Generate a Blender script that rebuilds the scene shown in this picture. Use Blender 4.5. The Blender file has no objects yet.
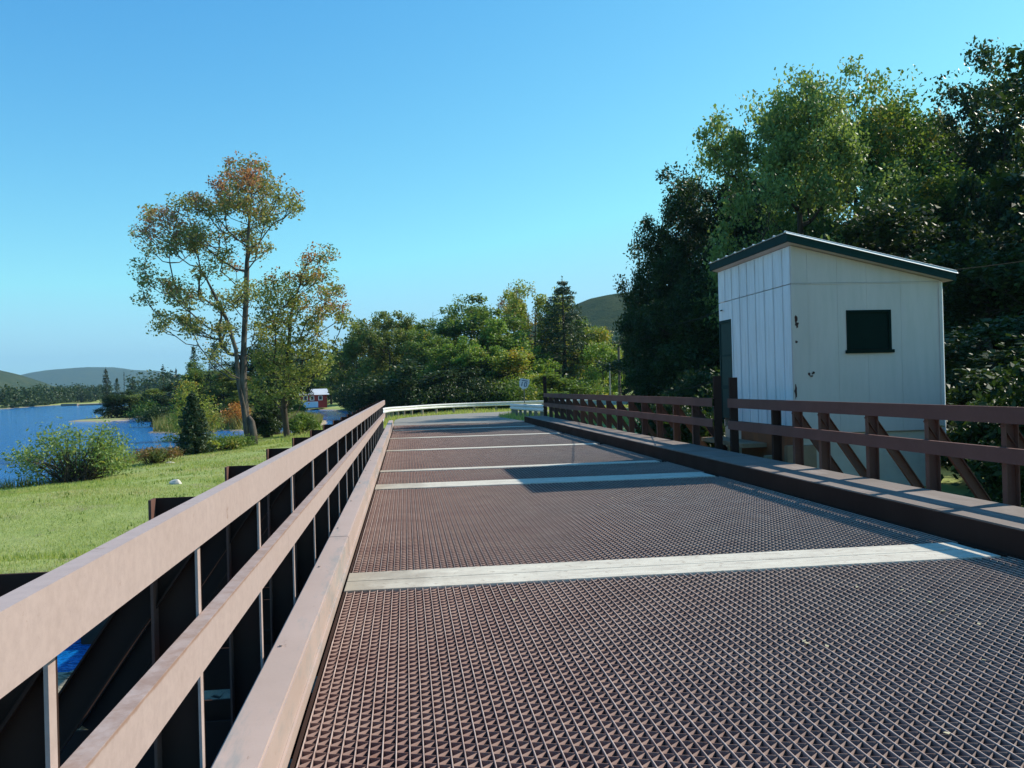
import bpy, math, random
import numpy as np
from mathutils import Vector, Matrix

# ------------------------------------------------------------------ camera, sky, sun, exposure
F_PX, EYE = 870.0, 1.6
YAW, PITCH, ROLL = math.atan(107 / F_PX), math.atan(2.3 / F_PX), -0.026
scene = bpy.context.scene
C = scene.collection
cam = bpy.data.cameras.new("camera")
cam_o = bpy.data.objects.new("camera", cam)
C.objects.link(cam_o)
cam.sensor_width = 36.0
cam.lens = 36.0 * F_PX / 1024.0
cam.clip_start, cam.clip_end = 0.05, 20000
CR = Matrix.Rotation(-YAW, 3, 'Z') @ Matrix.Rotation(math.pi / 2 + PITCH, 3, 'X') @ Matrix.Rotation(ROLL, 3, 'Z')
cam_o.matrix_world = Matrix.Translation((0, 0, EYE)) @ CR.to_4x4()
scene.camera = cam_o

SUN_EL, SUN_AZ = math.radians(38.5), math.radians(69)      # azimuth from +Y towards +X
SKY_STRENGTH, SUN_STRENGTH, EXPOSURE = 0.10, 4.6, 0.5
world = bpy.data.worlds.new("World")
scene.world = world
world.use_nodes = True
wn = world.node_tree
sky = wn.nodes.new('ShaderNodeTexSky')
sky.sky_type = 'NISHITA'
sky.sun_disc = False
sky.sun_elevation = SUN_EL
sky.sun_rotation = SUN_AZ
sky.altitude = 500
sky.air_density = 1.0
sky.dust_density = 0.35
sky.ozone_density = 2.2
bgn = wn.nodes['Background']
bgn.inputs['Strength'].default_value = SKY_STRENGTH
sep = wn.nodes.new('ShaderNodeSeparateColor'); com = wn.nodes.new('ShaderNodeCombineColor')
wn.links.new(sky.outputs[0], sep.inputs[0])
for i, (gain, power, top) in enumerate(((0.40, 1.95, 3.9), (1.18, 1.16, 6.9), (2.45, 0.65, 8.2))):   # a deeper, more cyan clear sky
    pw = wn.nodes.new('ShaderNodeMath'); pw.operation = 'POWER'; pw.inputs[1].default_value = power
    mu = wn.nodes.new('ShaderNodeMath'); mu.operation = 'MULTIPLY'; mu.inputs[1].default_value = gain
    mi = wn.nodes.new('ShaderNodeMath'); mi.operation = 'MINIMUM'; mi.inputs[1].default_value = top
    wn.links.new(sep.outputs[i], pw.inputs[0]); wn.links.new(pw.outputs[0], mu.inputs[0])
    if i == 0:      # soft shoulder on red so the horizon stays cyan
        prev = mu.outputs[0]
        for op, v in (('MULTIPLY', -1 / 4.2), ('EXPONENT', 0), ('MULTIPLY', -4.4), ('ADD', 4.4)):
            q = wn.nodes.new('ShaderNodeMath'); q.operation = op; q.inputs[1].default_value = v
            wn.links.new(prev, q.inputs[0]); prev = q.outputs[0]
        wn.links.new(prev, mi.inputs[0])
    else:
        wn.links.new(mu.outputs[0], mi.inputs[0])
    wn.links.new(mi.outputs[0], com.inputs[i])
wn.links.new(com.outputs[0], bgn.inputs['Color'])

sd = Vector((math.sin(SUN_AZ) * math.cos(SUN_EL), math.cos(SUN_AZ) * math.cos(SUN_EL), math.sin(SUN_EL)))
sun = bpy.data.lights.new("sun", 'SUN')
sun.energy = SUN_STRENGTH
sun.angle = math.radians(0.53)
sun.color = (1.0, 0.93, 0.80)
sun_o = bpy.data.objects.new("sun", sun)
C.objects.link(sun_o)
sun_o.rotation_euler = sd.to_track_quat('Z', 'Y').to_euler()
sun_o.location = (30, 20, 60)

scene.view_settings.view_transform = 'Standard'
scene.view_settings.look = 'None'
scene.view_settings.exposure = EXPOSURE
scene.view_settings.gamma = 1
scene.view_settings.use_curve_mapping = False
scene.cycles.max_bounces = 6
scene.cycles.transparent_max_bounces = 6
scene.cycles.volume_bounces = 0
scene.cycles.use_denoising = True
scene.cycles.denoiser = 'OPENIMAGEDENOISE'
scene.cycles.denoising_input_passes = 'RGB_ALBEDO_NORMAL'
scene.cycles.denoising_prefilter = 'ACCURATE'

# ------------------------------------------------------------------ helpers
def ray(px, py):
    return CR @ Vector(((px - 512) / F_PX, -(py - 384) / F_PX, -1.0))

def on_z(px, py, z):
    d = ray(px, py); t = (z - EYE) / d.z
    return Vector((d.x * t, d.y * t, z))

def on_y(px, py, y):
    d = ray(px, py); t = y / d.y
    return Vector((d.x * t, y, EYE + d.z * t))

def link(name, me, mat=None, parent=None, loc=None):
    o = bpy.data.objects.new(name, me)
    C.objects.link(o)
    if me is not None and mat is not None and not me.materials:
        me.materials.append(mat)
    if parent is not None: o.parent = parent
    if loc is not None: o.location = loc
    return o

def tag(o, label=None, cat=None, group=None, kind=None):
    if label: o['label'] = label
    if cat: o['category'] = cat
    if group: o['group'] = group
    if kind: o['kind'] = kind
    return o

def thing(name, label, cat, loc=(0, 0, 0), rz=0.0, group=None):
    o = bpy.data.objects.new(name, None)
    o.empty_display_size = 0.2
    C.objects.link(o)
    o.location = loc
    o.rotation_euler = (0, 0, rz)
    return tag(o, label, cat, group)

def fast_mesh(name, verts, faces, smooth=False):
    verts = np.asarray(verts, dtype=np.float32)
    faces = np.asarray(faces, dtype=np.int32)
    me = bpy.data.meshes.new(name)
    n, k = faces.shape
    me.vertices.add(len(verts)); me.vertices.foreach_set('co', verts.ravel())
    me.loops.add(n * k); me.loops.foreach_set('vertex_index', faces.ravel())
    me.polygons.add(n)
    me.polygons.foreach_set('loop_start', np.arange(0, n * k, k, dtype=np.int32))
    if smooth: me.polygons.foreach_set('use_smooth', np.ones(n, dtype=bool))
    me.update(calc_edges=True)
    me.validate()
    return me

class MB:
    """collects shapes into one mesh"""
    def __init__(s): s.v, s.f = [], []
    def box(s, x0, x1, y0, y1, z0, z1, M=None):
        b = len(s.v)
        p = [(x0, y0, z0), (x1, y0, z0), (x1, y1, z0), (x0, y1, z0), (x0, y0, z1), (x1, y0, z1), (x1, y1, z1), (x0, y1, z1)]
        if M is not None: p = [tuple(M @ Vector(q)) for q in p]
        s.v += p
        s.f += [tuple(b + i for i in q) for q in ((0, 3, 2, 1), (4, 5, 6, 7), (0, 1, 5, 4), (1, 2, 6, 5), (2, 3, 7, 6), (3, 0, 4, 7))]
        return s
    def bar(s, a, b, w, h, up=(0, 0, 1)):
        """box from a to b, width w across, h along 'up'"""
        a, b = Vector(a), Vector(b); d = b - a; L = d.length; d.normalize()
        u = Vector(up); x = d.cross(u).normalized(); u = x.cross(d)
        M = Matrix((x, d, u)).transposed().to_4x4(); M.translation = a
        return s.box(-w / 2, w / 2, 0, L, -h / 2, h / 2, M)
    def tube(s, pts, rad, n=8, cap=True):
        pts = [Vector(p) for p in pts]
        if not hasattr(rad, '__len__'): rad = [rad] * len(pts)
        b0 = len(s.v); x = None
        for i, p in enumerate(pts):
            d = (pts[min(i + 1, len(pts) - 1)] - pts[max(i - 1, 0)]).normalized()
            if x is None: x = d.orthogonal().normalized()
            x = (x - d * x.dot(d)).normalized(); y = d.cross(x)
            for k in range(n):
                a = 2 * math.pi * k / n
                s.v.append(tuple(p + (x * math.cos(a) + y * math.sin(a)) * rad[i]))
        for i in range(len(pts) - 1):
            for k in range(n):
                k2 = (k + 1) % n
                s.f.append((b0 + i * n + k, b0 + i * n + k2, b0 + (i + 1) * n + k2, b0 + (i + 1) * n + k))
        if cap:
            s.f.append(tuple(b0 + k for k in range(n))[::-1])
            s.f.append(tuple(b0 + (len(pts) - 1) * n + k for k in range(n)))
        return s
    def sweep(s, prof, x0, x1, axis='Y'):
        """closed 2D profile [(a,z)] extruded along Y from x0 to x1"""
        b = len(s.v); n = len(prof)
        for t in (x0, x1):
            for a, z in prof: s.v.append((a, t, z) if axis == 'Y' else (t, a, z))
        for k in range(n): s.f.append((b + k, b + (k + 1) % n, b + n + (k + 1) % n, b + n + k))
        s.f.append(tuple(b + k for k in range(n))[::-1]); s.f.append(tuple(b + n + k for k in range(n)))
        return s
    def quad(s, *p):
        b = len(s.v); s.v += [tuple(q) for q in p]; s.f.append(tuple(range(b, b + len(p)))); return s
    def mesh(s, name, smooth=False, bevel=0):
        me = bpy.data.meshes.new(name)
        me.from_pydata(s.v, [], s.f); me.update()
        import bmesh
        bm = bmesh.new(); bm.from_mesh(me)
        bmesh.ops.recalc_face_normals(bm, faces=bm.faces)
        if bevel:
            bmesh.ops.bevel(bm, geom=[e for e in bm.edges if len(e.link_faces) == 2 and e.calc_face_angle(0) > 0.5],
                            offset=bevel, segments=2, affect='EDGES', clamp_overlap=True)
        bm.to_mesh(me); bm.free()
        if smooth:
            for p in me.polygons: p.use_smooth = True
        return me
    def build(s, name, mat, parent=None, **k):
        return link(name, s.mesh(name, **k), mat, parent)

# ------------------------------------------------------------------ materials
class NT:
    def __init__(s, name, rough=0.7, metal=0.0, spec=0.5):
        s.m = bpy.data.materials.new(name); s.m.use_nodes = True
        s.t = s.m.node_tree; s.p = s.t.nodes['Principled BSDF']
        s.p.inputs['Roughness'].default_value = rough
        s.p.inputs['Metallic'].default_value = metal
        s.p.inputs['Specular IOR Level'].default_value = spec
        s.tc = s.t.nodes.new('ShaderNodeTexCoord')
    def n(s, t, **k):
        o = s.t.nodes.new(t)
        for a, b in k.items(): setattr(o, a, b)
        return o
    def l(s, a, b): s.t.links.new(a, b)
    def vec(s, scale=(1, 1, 1), src='Object'):
        m = s.n('ShaderNodeMapping'); m.inputs['Scale'].default_value = scale
        s.l(s.tc.outputs[src], m.inputs[0]); return m.outputs[0]
    def noise(s, scale, detail=4, stretch=(1, 1, 1), rough=0.6, dist=0.0):
        n = s.n('ShaderNodeTexNoise'); n.inputs['Scale'].default_value = scale
        n.inputs['Detail'].default_value = detail; n.inputs['Roughness'].default_value = rough
        n.inputs['Distortion'].default_value = dist
        s.l(s.vec(stretch), n.inputs['Vector']); return n.outputs['Fac']
    def ramp(s, fac, stops):
        r = s.n('ShaderNodeValToRGB'); e = r.color_ramp.elements
        while len(e) < len(stops): e.new(0.5)
        for el, (p, c) in zip(e, stops):
            el.position = p; el.color = (*c, 1) if hasattr(c, '__len__') else (c, c, c, 1)
        s.l(fac, r.inputs[0]); return r.outputs[0]
    def mix(s, fac, a, b, mode='MIX'):
        x = s.n('ShaderNodeMix', data_type='RGBA', blend_type=mode)
        for sock, val in ((x.inputs[0], fac), (x.inputs[6], a), (x.inputs[7], b)):
            if hasattr(val, 'is_linked'): s.l(val, sock)
            elif hasattr(val, '__len__'): sock.default_value = (*val, 1)
            else: sock.default_value = val
        return x.outputs[2]
    def math(s, op, a, b=0.0):
        x = s.n('ShaderNodeMath', operation=op)
        for i, val in enumerate((a, b)):
            if hasattr(val, 'is_linked'): s.l(val, x.inputs[i])
            else: x.inputs[i].default_value = val
        return x.outputs[0]
    def col(s, c): s.l(c, s.p.inputs['Base Color'])
    def rough(s, c): s.l(c, s.p.inputs['Roughness'])
    def bump(s, h, strength=0.3, dist=0.02):
        b = s.n('ShaderNodeBump'); b.inputs['Strength'].default_value = strength; b.inputs['Distance'].default_value = dist
        s.l(h, b.inputs['Height']); s.l(b.outputs[0], s.p.inputs['Normal'])

def painted_steel(name, base, dark, rust, rust_amount=0.68, rough=0.5, spec=0.3, crease=None):
    m = NT(name, rough=rough, spec=spec)
    big = m.noise(1.3, 5); fine = m.noise(26, 6, rough=0.7)
    streak = m.noise(7, 4, (0.6, 1.0, 0.15))
    c = m.mix(m.ramp(big, [(0.3, 0.0), (0.75, 1.0)]), base, dark)
    c = m.mix(m.ramp(streak, [(0.5, 0.0), (0.8, 0.5)]), c, [x * 1.08 for x in base])
    sp = m.math('MULTIPLY', m.ramp(m.noise(4.5, 8, rough=0.75), [(rust_amount, 0.0), (rust_amount + 0.06, 1.0)]), 0.85)
    c = m.mix(sp, c, rust)
    c = m.mix(m.ramp(fine, [(0.35, 0.12), (0.6, 0.0)]), c, (0.03, 0.02, 0.02))
    if crease:
        sx = m.n('ShaderNodeSeparateXYZ'); m.l(m.tc.outputs['Object'], sx.inputs[0])
        d = m.math('ABSOLUTE', m.math('SUBTRACT', sx.outputs[2], crease))
        d = m.math('ADD', d, m.math('MULTIPLY', m.math('SUBTRACT', m.noise(9, 6, rough=0.75), 0.5), 0.02))
        c = m.mix(m.math('MULTIPLY', m.ramp(d, [(0.002, 1.0), (0.008, 0.0)]), 0.75), c, (0.24, 0.13, 0.08))
    m.col(c)
    m.rough(m.ramp(big, [(0.2, rough - 0.08), (0.8, rough + 0.2)]))
    m.bump(fine, 0.25, 0.003)
    return m.m

M = {}
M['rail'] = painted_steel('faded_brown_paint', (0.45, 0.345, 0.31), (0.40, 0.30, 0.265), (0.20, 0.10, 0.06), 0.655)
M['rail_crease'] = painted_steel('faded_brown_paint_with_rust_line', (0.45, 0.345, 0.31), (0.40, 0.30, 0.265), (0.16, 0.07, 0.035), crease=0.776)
M['post'] = painted_steel('shade_darkened_post_paint', (0.15, 0.075, 0.058), (0.11, 0.056, 0.044), (0.2, 0.10, 0.05), 0.62, 0.75, 0.12)  # posts carry the rail paint; their shade is put into this darker copy
M['dark_shaded_steel'] = painted_steel('shade_darkened_steel', (0.048, 0.027, 0.021), (0.036, 0.020, 0.016), (0.09, 0.04, 0.02), 0.66, 0.85, 0.06)  # near-black: shade on the left post webs and braces is painted in

def curb_mat(name, base, dark, stain, rough=0.5):
    m = NT(name, rough=rough)
    c = m.mix(m.ramp(m.noise(1.5, 5), [(0.3, 0.0), (0.7, 1.0)]), base, dark)
    c = m.mix(m.math('MULTIPLY', m.ramp(m.noise(1.1, 7, (2.5, 0.45, 1), 0.72), [(0.53, 0.0), (0.62, 1.0)]), 0.7), c, stain)
    c = m.mix(m.math('MULTIPLY', m.ramp(m.noise(9, 8, (1, 0.5, 1), 0.75), [(0.62, 0.0), (0.68, 1.0)]), 0.7), c, (0.2, 0.11, 0.06))
    m.col(c); m.bump(m.noise(30, 5), 0.3, 0.003)
    return m.m
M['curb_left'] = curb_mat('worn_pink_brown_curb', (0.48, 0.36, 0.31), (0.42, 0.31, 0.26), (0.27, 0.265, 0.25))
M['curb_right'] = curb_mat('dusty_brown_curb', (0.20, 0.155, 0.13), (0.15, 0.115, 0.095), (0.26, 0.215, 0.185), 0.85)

def grate_mat():
    m = NT('rusty_open_grating', rough=0.65, metal=0.0, spec=0.2)
    sx = m.n('ShaderNodeSeparateXYZ'); m.l(m.tc.outputs['Object'], sx.inputs[0])
    rust = m.mix(m.ramp(m.noise(2.2, 5), [(0.3, 0.0), (0.7, 1.0)]), (0.17, 0.092, 0.078), (0.26, 0.165, 0.135))
    steel = m.mix(m.ramp(m.noise(3, 4), [(0.3, 0.0), (0.7, 1.0)]), (0.13, 0.10, 0.09), (0.20, 0.165, 0.14))
    w = m.ramp(m.math('ADD', m.math('MULTIPLY', sx.outputs[0], 0.16), m.math('MULTIPLY', m.noise(0.8, 3), 0.35)), [(0.2, 0.0), (0.75, 1.0)])
    c = m.mix(w, rust, steel)
    c = m.mix(m.ramp(m.noise(14, 4), [(0.62, 0.0), (0.72, 0.6)]), c, (0.17, 0.07, 0.04))
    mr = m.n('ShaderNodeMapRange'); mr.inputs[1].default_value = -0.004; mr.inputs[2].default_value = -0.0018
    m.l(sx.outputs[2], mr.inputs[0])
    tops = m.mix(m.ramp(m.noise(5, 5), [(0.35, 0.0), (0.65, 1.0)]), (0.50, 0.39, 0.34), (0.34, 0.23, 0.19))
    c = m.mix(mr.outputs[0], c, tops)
    m.col(c)
    return m.m
M['grate'] = grate_mat()

m = NT('worn_galvanised_strip', rough=0.85, metal=0.0, spec=0.15)
c = m.mix(m.ramp(m.noise(3, 6, (1, 3, 1)), [(0.3, 0.0), (0.7, 1.0)]), (0.66, 0.61, 0.50), (0.50, 0.45, 0.37))
c = m.mix(m.math('MULTIPLY', m.ramp(m.noise(11, 7, rough=0.75), [(0.55, 0.0), (0.66, 1.0)]), 0.6), c, (0.22, 0.16, 0.11))
sx = m.n('ShaderNodeSeparateXYZ'); m.l(m.tc.outputs['Object'], sx.inputs[0])
grime = m.ramp(m.math('ADD', m.math('MULTIPLY', sx.outputs[0], 0.45), m.noise(2.2, 6, rough=0.7)), [(0.35, 1.0), (0.75, 0.0)])
c = m.mix(m.math('MULTIPLY', grime, 0.75), c, (0.27, 0.23, 0.18))
c = m.mix(m.math('MULTIPLY', m.ramp(m.noise(2.0, 7, (0.5, 6, 1), 0.75), [(0.52, 0.0), (0.66, 1.0)]), 0.45), c, (0.30, 0.26, 0.22))
m.col(c); m.bump(m.noise(40, 4), 0.5, 0.004); M['strip'] = m.m

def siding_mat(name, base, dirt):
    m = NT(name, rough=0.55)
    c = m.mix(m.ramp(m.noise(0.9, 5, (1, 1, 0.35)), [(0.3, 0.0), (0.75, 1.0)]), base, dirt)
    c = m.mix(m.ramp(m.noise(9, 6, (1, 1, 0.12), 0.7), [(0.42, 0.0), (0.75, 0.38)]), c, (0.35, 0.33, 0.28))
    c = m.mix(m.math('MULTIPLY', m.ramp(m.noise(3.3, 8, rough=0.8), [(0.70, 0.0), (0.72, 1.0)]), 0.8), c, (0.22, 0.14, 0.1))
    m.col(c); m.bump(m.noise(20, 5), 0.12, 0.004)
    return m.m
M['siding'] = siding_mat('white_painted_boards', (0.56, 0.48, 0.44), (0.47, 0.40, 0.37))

def plain(name, a, b=None, scale=3, rough=0.7, bump=0.2, bscale=20, bdist=0.005, metal=0.0, detail=5, spec=0.3):
    m = NT(name, rough=rough, metal=metal, spec=spec)
    b = b or [x * 0.7 for x in a]
    m.col(m.mix(m.ramp(m.noise(scale, detail), [(0.3, 0.0), (0.7, 1.0)]), a, b))
    if bump: m.bump(m.noise(bscale, 5), bump, bdist)
    return m.m
M['siding_skylit'] = siding_mat('skylit_white_side_boards', (0.74, 0.76, 0.78), (0.66, 0.68, 0.71))  # brighter sky light on the side wall is put into this whiter, bluer colour
M['green_trim'] = plain('green_painted_trim', (0.006, 0.028, 0.026), (0.008, 0.034, 0.032), 5, 0.7, spec=0.12)
M['green_dark'] = plain('dark_green_shutter', (0.003, 0.012, 0.009), (0.004, 0.015, 0.011), 5, 0.7, spec=0.08)
M['screen'] = plain('door_screen', (0.025, 0.05, 0.045), (0.03, 0.06, 0.052), 5, 0.7, spec=0.1)
M['trim_white'] = plain('clean_white_metal', (0.8, 0.8, 0.78), (0.74, 0.74, 0.72), 3, 0.5)
M['roof'] = plain('pale_metal_roof', (0.62, 0.64, 0.64), (0.5, 0.52, 0.52), 2, 0.4, metal=0.3)
M['stain'] = plain('peeled_wood', (0.08, 0.035, 0.03), (0.03, 0.015, 0.012), 12, 0.9)
M['concrete'] = plain('weathered_concrete', (0.30, 0.22, 0.14), (0.17, 0.12, 0.08), 1.5, 0.9, 0.5, 12, 0.02)
M['orange'] = plain('rusty_orange_panel', (0.27, 0.09, 0.03), (0.13, 0.05, 0.025), 2, 0.8)
M['guard'] = plain('white_guardrail_paint', (0.78, 0.79, 0.77), (0.62, 0.63, 0.60), 1.5, 0.45)
M['wood_post'] = plain('weathered_post', (0.30, 0.26, 0.20), (0.18, 0.15, 0.12), 4, 0.85)
M['pole'] = plain('utility_pole_wood', (0.16, 0.125, 0.10), (0.11, 0.085, 0.07), 3, 0.9)
M['pale_pole'] = plain('pale_pole', (0.42, 0.42, 0.38), None, 3, 0.6)
M['wire'] = plain('cable', (0.014, 0.018, 0.016), None, 3, 0.9, 0, spec=0.05)
M['sign'] = plain('sign_white', (0.62, 0.66, 0.7), (0.5, 0.54, 0.58), 4, 0.4, 0)
M['sign_dark'] = plain('sign_mark', (0.05, 0.09, 0.2), None, 4, 0.4, 0)
M['rock'] = plain('pale_rock', (0.6, 0.57, 0.5), (0.4, 0.38, 0.33), 4, 0.9, 0.6, 9, 0.02)
M['red_wall'] = plain('red_cabin_wall', (0.30, 0.035, 0.03), (0.22, 0.03, 0.025), 2, 0.7)
M['white'] = plain('white_paint', (0.78, 0.78, 0.76), (0.7, 0.7, 0.68), 2, 0.6)
M['glass'] = plain('window_glass', (0.03, 0.04, 0.05), (0.05, 0.06, 0.07), 2, 0.1, 0)
M['cabin_roof'] = plain('pale_cabin_roof', (0.6, 0.62, 0.64), (0.5, 0.52, 0.54), 1, 0.5)
M['boat'] = plain('dock_wood', (0.28, 0.23, 0.18), (0.2, 0.16, 0.13), 2, 0.8)

def bark(name, a, b):
    m = NT(name, rough=0.95, spec=0.2)
    m.col(m.mix(m.ramp(m.noise(6, 6, (1, 1, 0.25), 0.7), [(0.35, 0.0), (0.65, 1.0)]), a, b))
    m.bump(m.noise(14, 6, (1, 1, 0.2)), 0.8, 0.03)
    return m.m
M['bark'] = bark('grey_bark', (0.16, 0.135, 0.11), (0.05, 0.04, 0.032))
M['bark_dark'] = bark('dark_bark', (0.09, 0.07, 0.055), (0.04, 0.032, 0.026))

def leaf_mat(name, c1, c2, accent, acc_amt=0.5, acc_scale=0.5, trans=0.30, acc_edge=0.06, zbias=0):
    """acc_amt: noise threshold above which the turned (autumn) leaves grow"""
    m = NT(name, rough=0.5, spec=0.26)
    g = m.n('ShaderNodeNewGeometry')
    r = g.outputs['Random Per Island']
    c = m.mix(r, c1, c2)
    patch = m.math('ADD', m.noise(acc_scale, 3), m.math('MULTIPLY', m.math('SUBTRACT', r, 0.5), 0.16))
    if zbias:
        sz = m.n('ShaderNodeSeparateXYZ'); m.l(m.tc.outputs['Object'], sz.inputs[0])
        patch = m.math('ADD', patch, m.math('MULTIPLY', m.math('SUBTRACT', sz.outputs[2], zbias), 0.022))
    c = m.mix(m.ramp(patch, [(acc_amt, 0.0), (acc_amt + acc_edge, 1.0)]), c, accent)
    m.col(c)
    tr = m.n('ShaderNodeBsdfTranslucent')
    tc = m.mix(0.6, c, m.mix(1.0, c, (1.9, 1.8, 0.6), 'MULTIPLY'))
    m.l(tc, tr.inputs['Color'])
    mx = m.n('ShaderNodeMixShader'); mx.inputs[0].default_value = trans
    m.l(m.p.outputs[0], mx.inputs[1]); m.l(tr.outputs[0], mx.inputs[2])
    m.l(mx.outputs[0], m.t.nodes['Material Output'].inputs['Surface'])
    return m.m
L = {}
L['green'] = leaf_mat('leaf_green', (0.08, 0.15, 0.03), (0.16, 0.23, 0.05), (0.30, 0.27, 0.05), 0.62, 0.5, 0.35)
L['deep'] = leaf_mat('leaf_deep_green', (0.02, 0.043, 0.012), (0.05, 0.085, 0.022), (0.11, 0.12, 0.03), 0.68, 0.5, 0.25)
L['silver'] = leaf_mat('leaf_silvery_green', (0.13, 0.21, 0.06), (0.24, 0.32, 0.11), (0.32, 0.32, 0.08), 0.66, 0.5, 0.35)
L['maple'] = leaf_mat('leaf_maple_turning', (0.17, 0.20, 0.06), (0.28, 0.28, 0.10), (0.38, 0.18, 0.12), 0.575, 0.42, 0.35, 0.12, 7.5)
L['olive'] = leaf_mat('leaf_olive_turning', (0.15, 0.20, 0.05), (0.26, 0.28, 0.08), (0.40, 0.19, 0.11), 0.57, 0.4, 0.35, 0.1, 5.0)
L['olive_plain'] = leaf_mat('leaf_olive', (0.12, 0.17, 0.04), (0.20, 0.24, 0.06), (0.28, 0.17, 0.07), 0.6, 0.4, 0.35, 0.1)
L['yellow'] = leaf_mat('leaf_yellow_green', (0.20, 0.27, 0.04), (0.32, 0.34, 0.06), (0.36, 0.25, 0.04), 0.55)
L['lime'] = leaf_mat('leaf_bright_green', (0.13, 0.24, 0.035), (0.22, 0.32, 0.055), (0.3, 0.3, 0.06), 0.6)
L['needle'] = leaf_mat('needles', (0.035, 0.07, 0.03), (0.065, 0.10, 0.045), (0.09, 0.11, 0.05), 0.6, 0.6, 0.15)
L['needle_dark'] = leaf_mat('needles_dark', (0.022, 0.045, 0.02), (0.04, 0.065, 0.028), (0.06, 0.07, 0.03), 0.65, 0.6, 0.12)
L['reed'] = leaf_mat('dry_reeds', (0.20, 0.19, 0.07), (0.29, 0.25, 0.10), (0.17, 0.21, 0.05), 0.5, 0.25, 0.3)
L['russet'] = leaf_mat('russet_leaves', (0.20, 0.15, 0.06), (0.25, 0.13, 0.05), (0.12, 0.15, 0.04), 0.5, 0.9, 0.3)
L['orange'] = leaf_mat('orange_leaves', (0.42, 0.15, 0.04), (0.45, 0.24, 0.06), (0.2, 0.18, 0.05), 0.56, 0.9, 0.35)
L['grass'] = leaf_mat('grass_blades', (0.26, 0.34, 0.08), (0.36, 0.38, 0.14), (0.42, 0.37, 0.20), 0.54, 0.35, 0.35, 0.15)

# ------------------------------------------------------------------ terrain, water, road
WATER = -0.92

def poly_sd(X, Y, poly):
    """signed distance (positive inside)"""
    poly = np.asarray(poly, float); n = len(poly)
    d = np.full(X.shape, 1e18); inside = np.zeros(X.shape, bool)
    for i in range(n):
        ax, ay = poly[i]; bx, by = poly[(i + 1) % n]
        ex, ey = bx - ax, by - ay
        t = np.clip(((X - ax) * ex + (Y - ay) * ey) / (ex * ex + ey * ey + 1e-12), 0, 1)
        d = np.minimum(d, (X - ax - t * ex) ** 2 + (Y - ay - t * ey) ** 2)
        c = ((ay > Y) != (by > Y))
        with np.errstate(divide='ignore', invalid='ignore'):
            xi = ax + (Y - ay) * ex / (ey if abs(ey) > 1e-9 else 1e-9)
        inside ^= c & (X < xi)
    return np.where(inside, 1, -1) * np.sqrt(d)

def zp(*pp): return [tuple(on_z(x, y, WATER)[:2]) for x, y in pp]
shore = zp((0, 492), (42, 488), (120, 466), (180, 458), (215, 449), (240, 441), (262, 437), (290, 436), (335, 433))
LAWN = [(-60, 10.5), (-60, 16), (-22, 20)] + shore + [(-2.6, 54), (-2.2, 62), (-3, 80), (-5.5, 104), (-10, 118), (-30, 150), (-60, 190), (-90, 420), (-400, 900), (-400, 3000),
        (4000, 3000), (4000, -800), (6.6, -800), (6.6, 10.4), (-2.6, 10.4)]
SOUTH = [(-800, -800), (-800, -14), (-14, -8), (-3, -5), (6.6, -5), (6.6, -800)]
TIP = zp((103, 418), (120, 417), (150, 417), (200, 419), (250, 421), (292, 419), (292, 411))
PENINSULA = TIP + [(-13, 150), (-30, 175), (-52, 170), (-44, 135)]
SPIT = zp((72, 421.5), (104, 422), (130, 420), (130, 415), (104, 417))
ISLET = zp((148, 433), (180, 434), (212, 431), (246, 431), (262, 428), (262, 417), (225, 415), (180, 418), (165, 424))
ISLET2 = zp((284, 431), (322, 429), (326, 421), (300, 418), (284, 420))
FAR = [(-1200, 90), (-220, 205), (-118, 243)] + zp((0, 409.5), (30, 407.2), (60, 405.2), (104, 403.2)) + [(-60, 330), (-60, 420), (-90, 3000), (-4000, 3000), (-4000, 90)]
LANDS = [(LAWN, 0.075, -0.42), (SOUTH, 0.5, -0.3), (PENINSULA, 0.12, 0.1), (SPIT, 0.06, -0.865), (ISLET, 0.08, -0.62), (ISLET2, 0.08, -0.68), (FAR, 0.05, 0.5)]
rngT = np.random.default_rng(4)
TW = [(rngT.uniform(-1, 1, 2) * s, rngT.uniform(0, 6.3), a) for s, a in [(0.08, 0.08), (0.2, 0.05), (0.45, 0.03), (0.9, 0.018), (1.7, 0.01)] * 3]

def height(X, Y):
    X = np.asarray(X, float); Y = np.asarray(Y, float)
    wob = sum(a * np.sin(X * k[0] + Y * k[1] + p) for k, p, a in TW)
    z = np.full(X.shape, -2.2)
    for poly, slope, top in LANDS:
        d = poly_sd(X, Y, poly) + wob * 1.5
        zz = np.where(d > 0, WATER + 0.04 + np.minimum(d * slope, (top - WATER)), WATER + 0.04 + np.maximum(d * 0.5, -1.3))
        if poly is LAWN or poly is SOUTH:      # walled edge at the channel
            zz = np.where((d <= 0) & (Y < 10.6) & (X > -70) & (X < 7), -2.2, zz)
            near = (poly_sd(X, Y, [(-60, 9.9), (-60, 22), (6.6, 22), (6.6, 9.9)]) > 0) & (d > 0) & (Y < 12.5)
            side = poly_sd(X, Y, [(-60, 30), (-60, -900), (7, -900), (7, 30)])
            zz = np.where(near & (X > -12), np.maximum(zz, -0.45), zz)
            zz = np.where((d > 0) & (X > 6.5) & (Y < 14), np.maximum(zz, -0.7), zz)
        z = np.maximum(z, zz + np.where(zz > WATER + 0.1, wob * 0.35, 0))
    # road bed
    dr = path_dist(X, Y)
    rz = road_z(Y)
    k = np.clip((dr - 3.6) / 4.0, 0, 1); k = k * k * (3 - 2 * k)
    on = (Y > 38.6)
    z = np.where(on, (rz - 0.03) * (1 - k) + z * k, z)
    # hill rising away to the right and behind the far woods
    r = np.clip((X - 60) / 200, 0, 1) * np.clip((Y - 60) / 150, 0, 1)
    z = z + r * 12
    return z

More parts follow.
